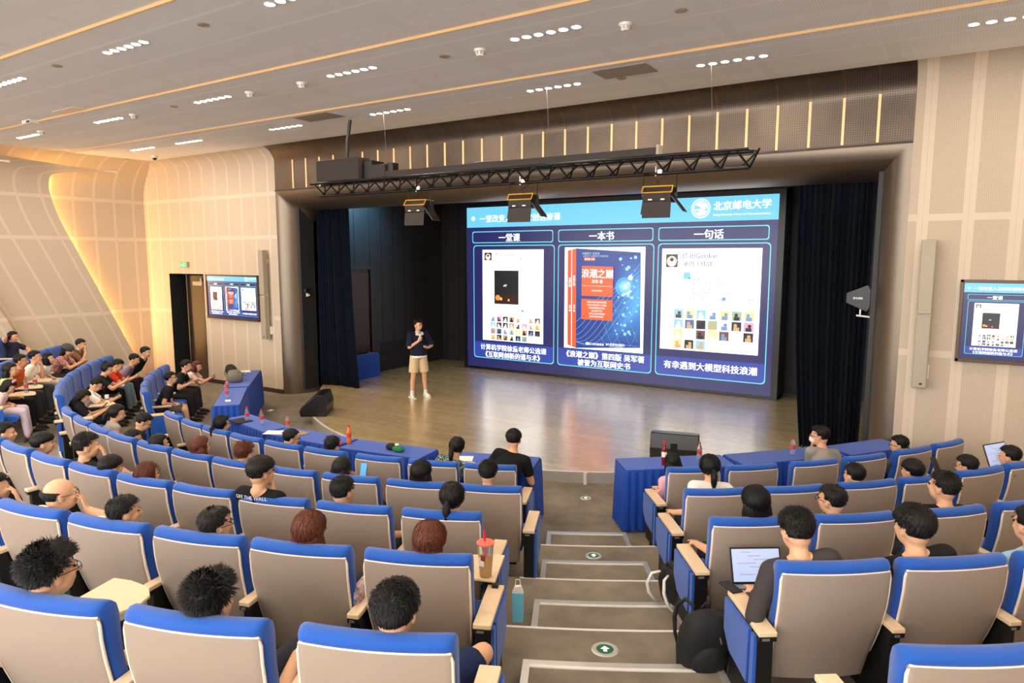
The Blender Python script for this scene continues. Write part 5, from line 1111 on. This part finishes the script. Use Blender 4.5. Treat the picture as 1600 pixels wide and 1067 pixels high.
# speaker on the stage
def speaker():
    base = V(-9.71, 11.46, .16); face = R(-2)
    t = thing('person', 'standing presenter in navy polo and beige shorts with white microphone', 'person', base, R(-122)); s = .985
    b, c, sh, col = MB(), MB(), MB(), MB(); H = V(0, .03, 1.60); F = headframe(R(-24), R(4)); neck = V(0, -.005, 1.46); hip = V(0, 0, .92)
    b.ell((0, 0, 1.25), (.15, .10, .19), 3); b.ell((0, 0, 1.06), (.13, .10, .14), 3); b.ell((0, 0, .92), (.15, .11, .11), 3); add_head(b, H, F, s, neck); b.cap(neck, .055, (0, 0, 1.38), .06)
    c.ell((0, 0, 1.25), (.175, .122, .20), 3); c.cone((0, 0, 1.25), .17, (0, 0, .93), .178, 24); c.cone((0, -.002, 1.37), .09, neck + V(0, 0, -.03), .072, 18)
    for sx, W, el in ((1, (.06, .21, 1.27), None), (-1, (-.16, .22, 1.12), None)):
        S = V(sx * .175, 0, 1.39); W = np.array(W); E_ = elbow(S, W, .28, .25, (sx * .7, -.2, -1)); b.cap((0, 0, 1.40), .055, S, .052); b.cap(S, .05, E_, .040); b.cap(E_, .040, W, .027)
        if sx > 0: hand(b, W, (-.45, .1, .85), (-.3, -.9, 0), .85, .95, -1)
        else: hand(b, W, (.8, .5, .1), (0, -.3, 1), .8, .95, 1)
        c.cap((0, 0, 1.38), .068, S, .072); c.cone(S, .070, S + (E_ - S) * .95, .080, 18); c.ell(S, .070, 3)
        hp = V(sx * .085, 0, .90); kn = V(sx * .125, .01, .50); an_ = V(sx * .155, -.01, .10); b.cap(hp, .08, kn, .056); b.cap(kn, .054, (kn + an_) / 2 + V(0, -.015, .04), .052); b.cap((kn + an_) / 2 + V(0, -.015, .04), .052, an_, .036)
        sh.cone(hp + V(0, 0, .03), .105, V(sx * .120, .01, .56), .108, 20); sh.ell(hp, .1, 3)
        q = MB(); q.cone(an_ + V(0, 0, -.02), .043, an_ + V(0, 0, .06), .041, 16); obj('sock', q, m_white, t, smooth=40)
        q = MB(); q.cap(an_ + V(0, -.02, -.045), .046, an_ + V(sx * .03, .15, -.065), .036); q.box(an_ + V(sx * .015, .06, -.092), (.092, .29, .02)); obj('shoe', q, cloth((232, 228, 216)), t, smooth=50)
    sh.ell((0, 0, .93), (.165, .125, .09), 3)
    obj('body', remesh(b, .0065), m_skin, t, smooth=180); obj('polo_shirt', remesh(c, .01), cloth((22, 28, 50)), t, smooth=180); obj('shorts', remesh(sh, .01), cloth((206, 184, 146)), t, smooth=180)
    q = MB(); q.cone((0, 0, .90), .180, (0, 0, .945), .176, 24); obj('undershirt_hem', q, m_white, t, smooth=40)
    q = MB(); q.prism([(-.075, .02), (-.02, .105), (0, .075), (.02, .105), (.075, .02), (.06, -.05), (-.06, -.05)], 1.415, 1.455); q.box((-.05, .105, 1.42), (.07, .02, .07), M=Matrix.Rotation(R(25), 3, 'Y')); q.box((.05, .105, 1.42), (.07, .02, .07), M=Matrix.Rotation(R(-25), 3, 'Y')); obj('collar', q, m_white, t, bevel=.006)
    P = lambda x, y, z_: H + F @ (V(x, y, z_) * s); 
    for sx in (-1, 1): e = MB(); e.ell(P(sx * .031, .083, .008), (.013, .006, .006), 2, M=F); e.box(P(sx * .031, .0915, .031), (.030, .004, .005), M=F); obj('eye', e, m_lip, t)
    make_hair(t, 'short', H, F, s, 'k', 500)
    g = MB()
    for sx in (-1, 1):
        g.tube([P(sx * .033 + .023 * math.cos(q), .103, .004 + .018 * math.sin(q)) for q in frange(0, 2 * math.pi, 14)[:-1]], .0018, 5, closed=True); g.tube([P(sx * .056, .101, .010), P(sx * .083, -.01, .008)], .002, 5)
    obj('glasses', g, m_plate, t)
    q = Matrix.Rotation(R(-122), 3, 'Z') @ Vector((0.02, .215, 1.33)); mt_ = thing('microphone', 'white handheld microphone at the chest of the presenter', 'microphone', base + np.array(q), R(-122)); g = MB(); g.cap((0, 0, 0), .018, (.0, -.03, .09), .018); obj('handle', g, m_white, mt_, smooth=180); g = MB(); g.ell((0, -.038, .125), .030, 3); obj('grille', g, m_plate, mt_, smooth=180)
    q = Matrix.Rotation(R(-122), 3, 'Z') @ Vector((-.07, .27, 1.14)); g = MB(); g.cap((0, 0, 0), .014, (.02, .03, .05), .012); tag(obj('clicker', g, m_plasticb, smooth=180, loc=base + np.array(q)), 'small black clicker held by the presenter', 'clicker')
speaker()
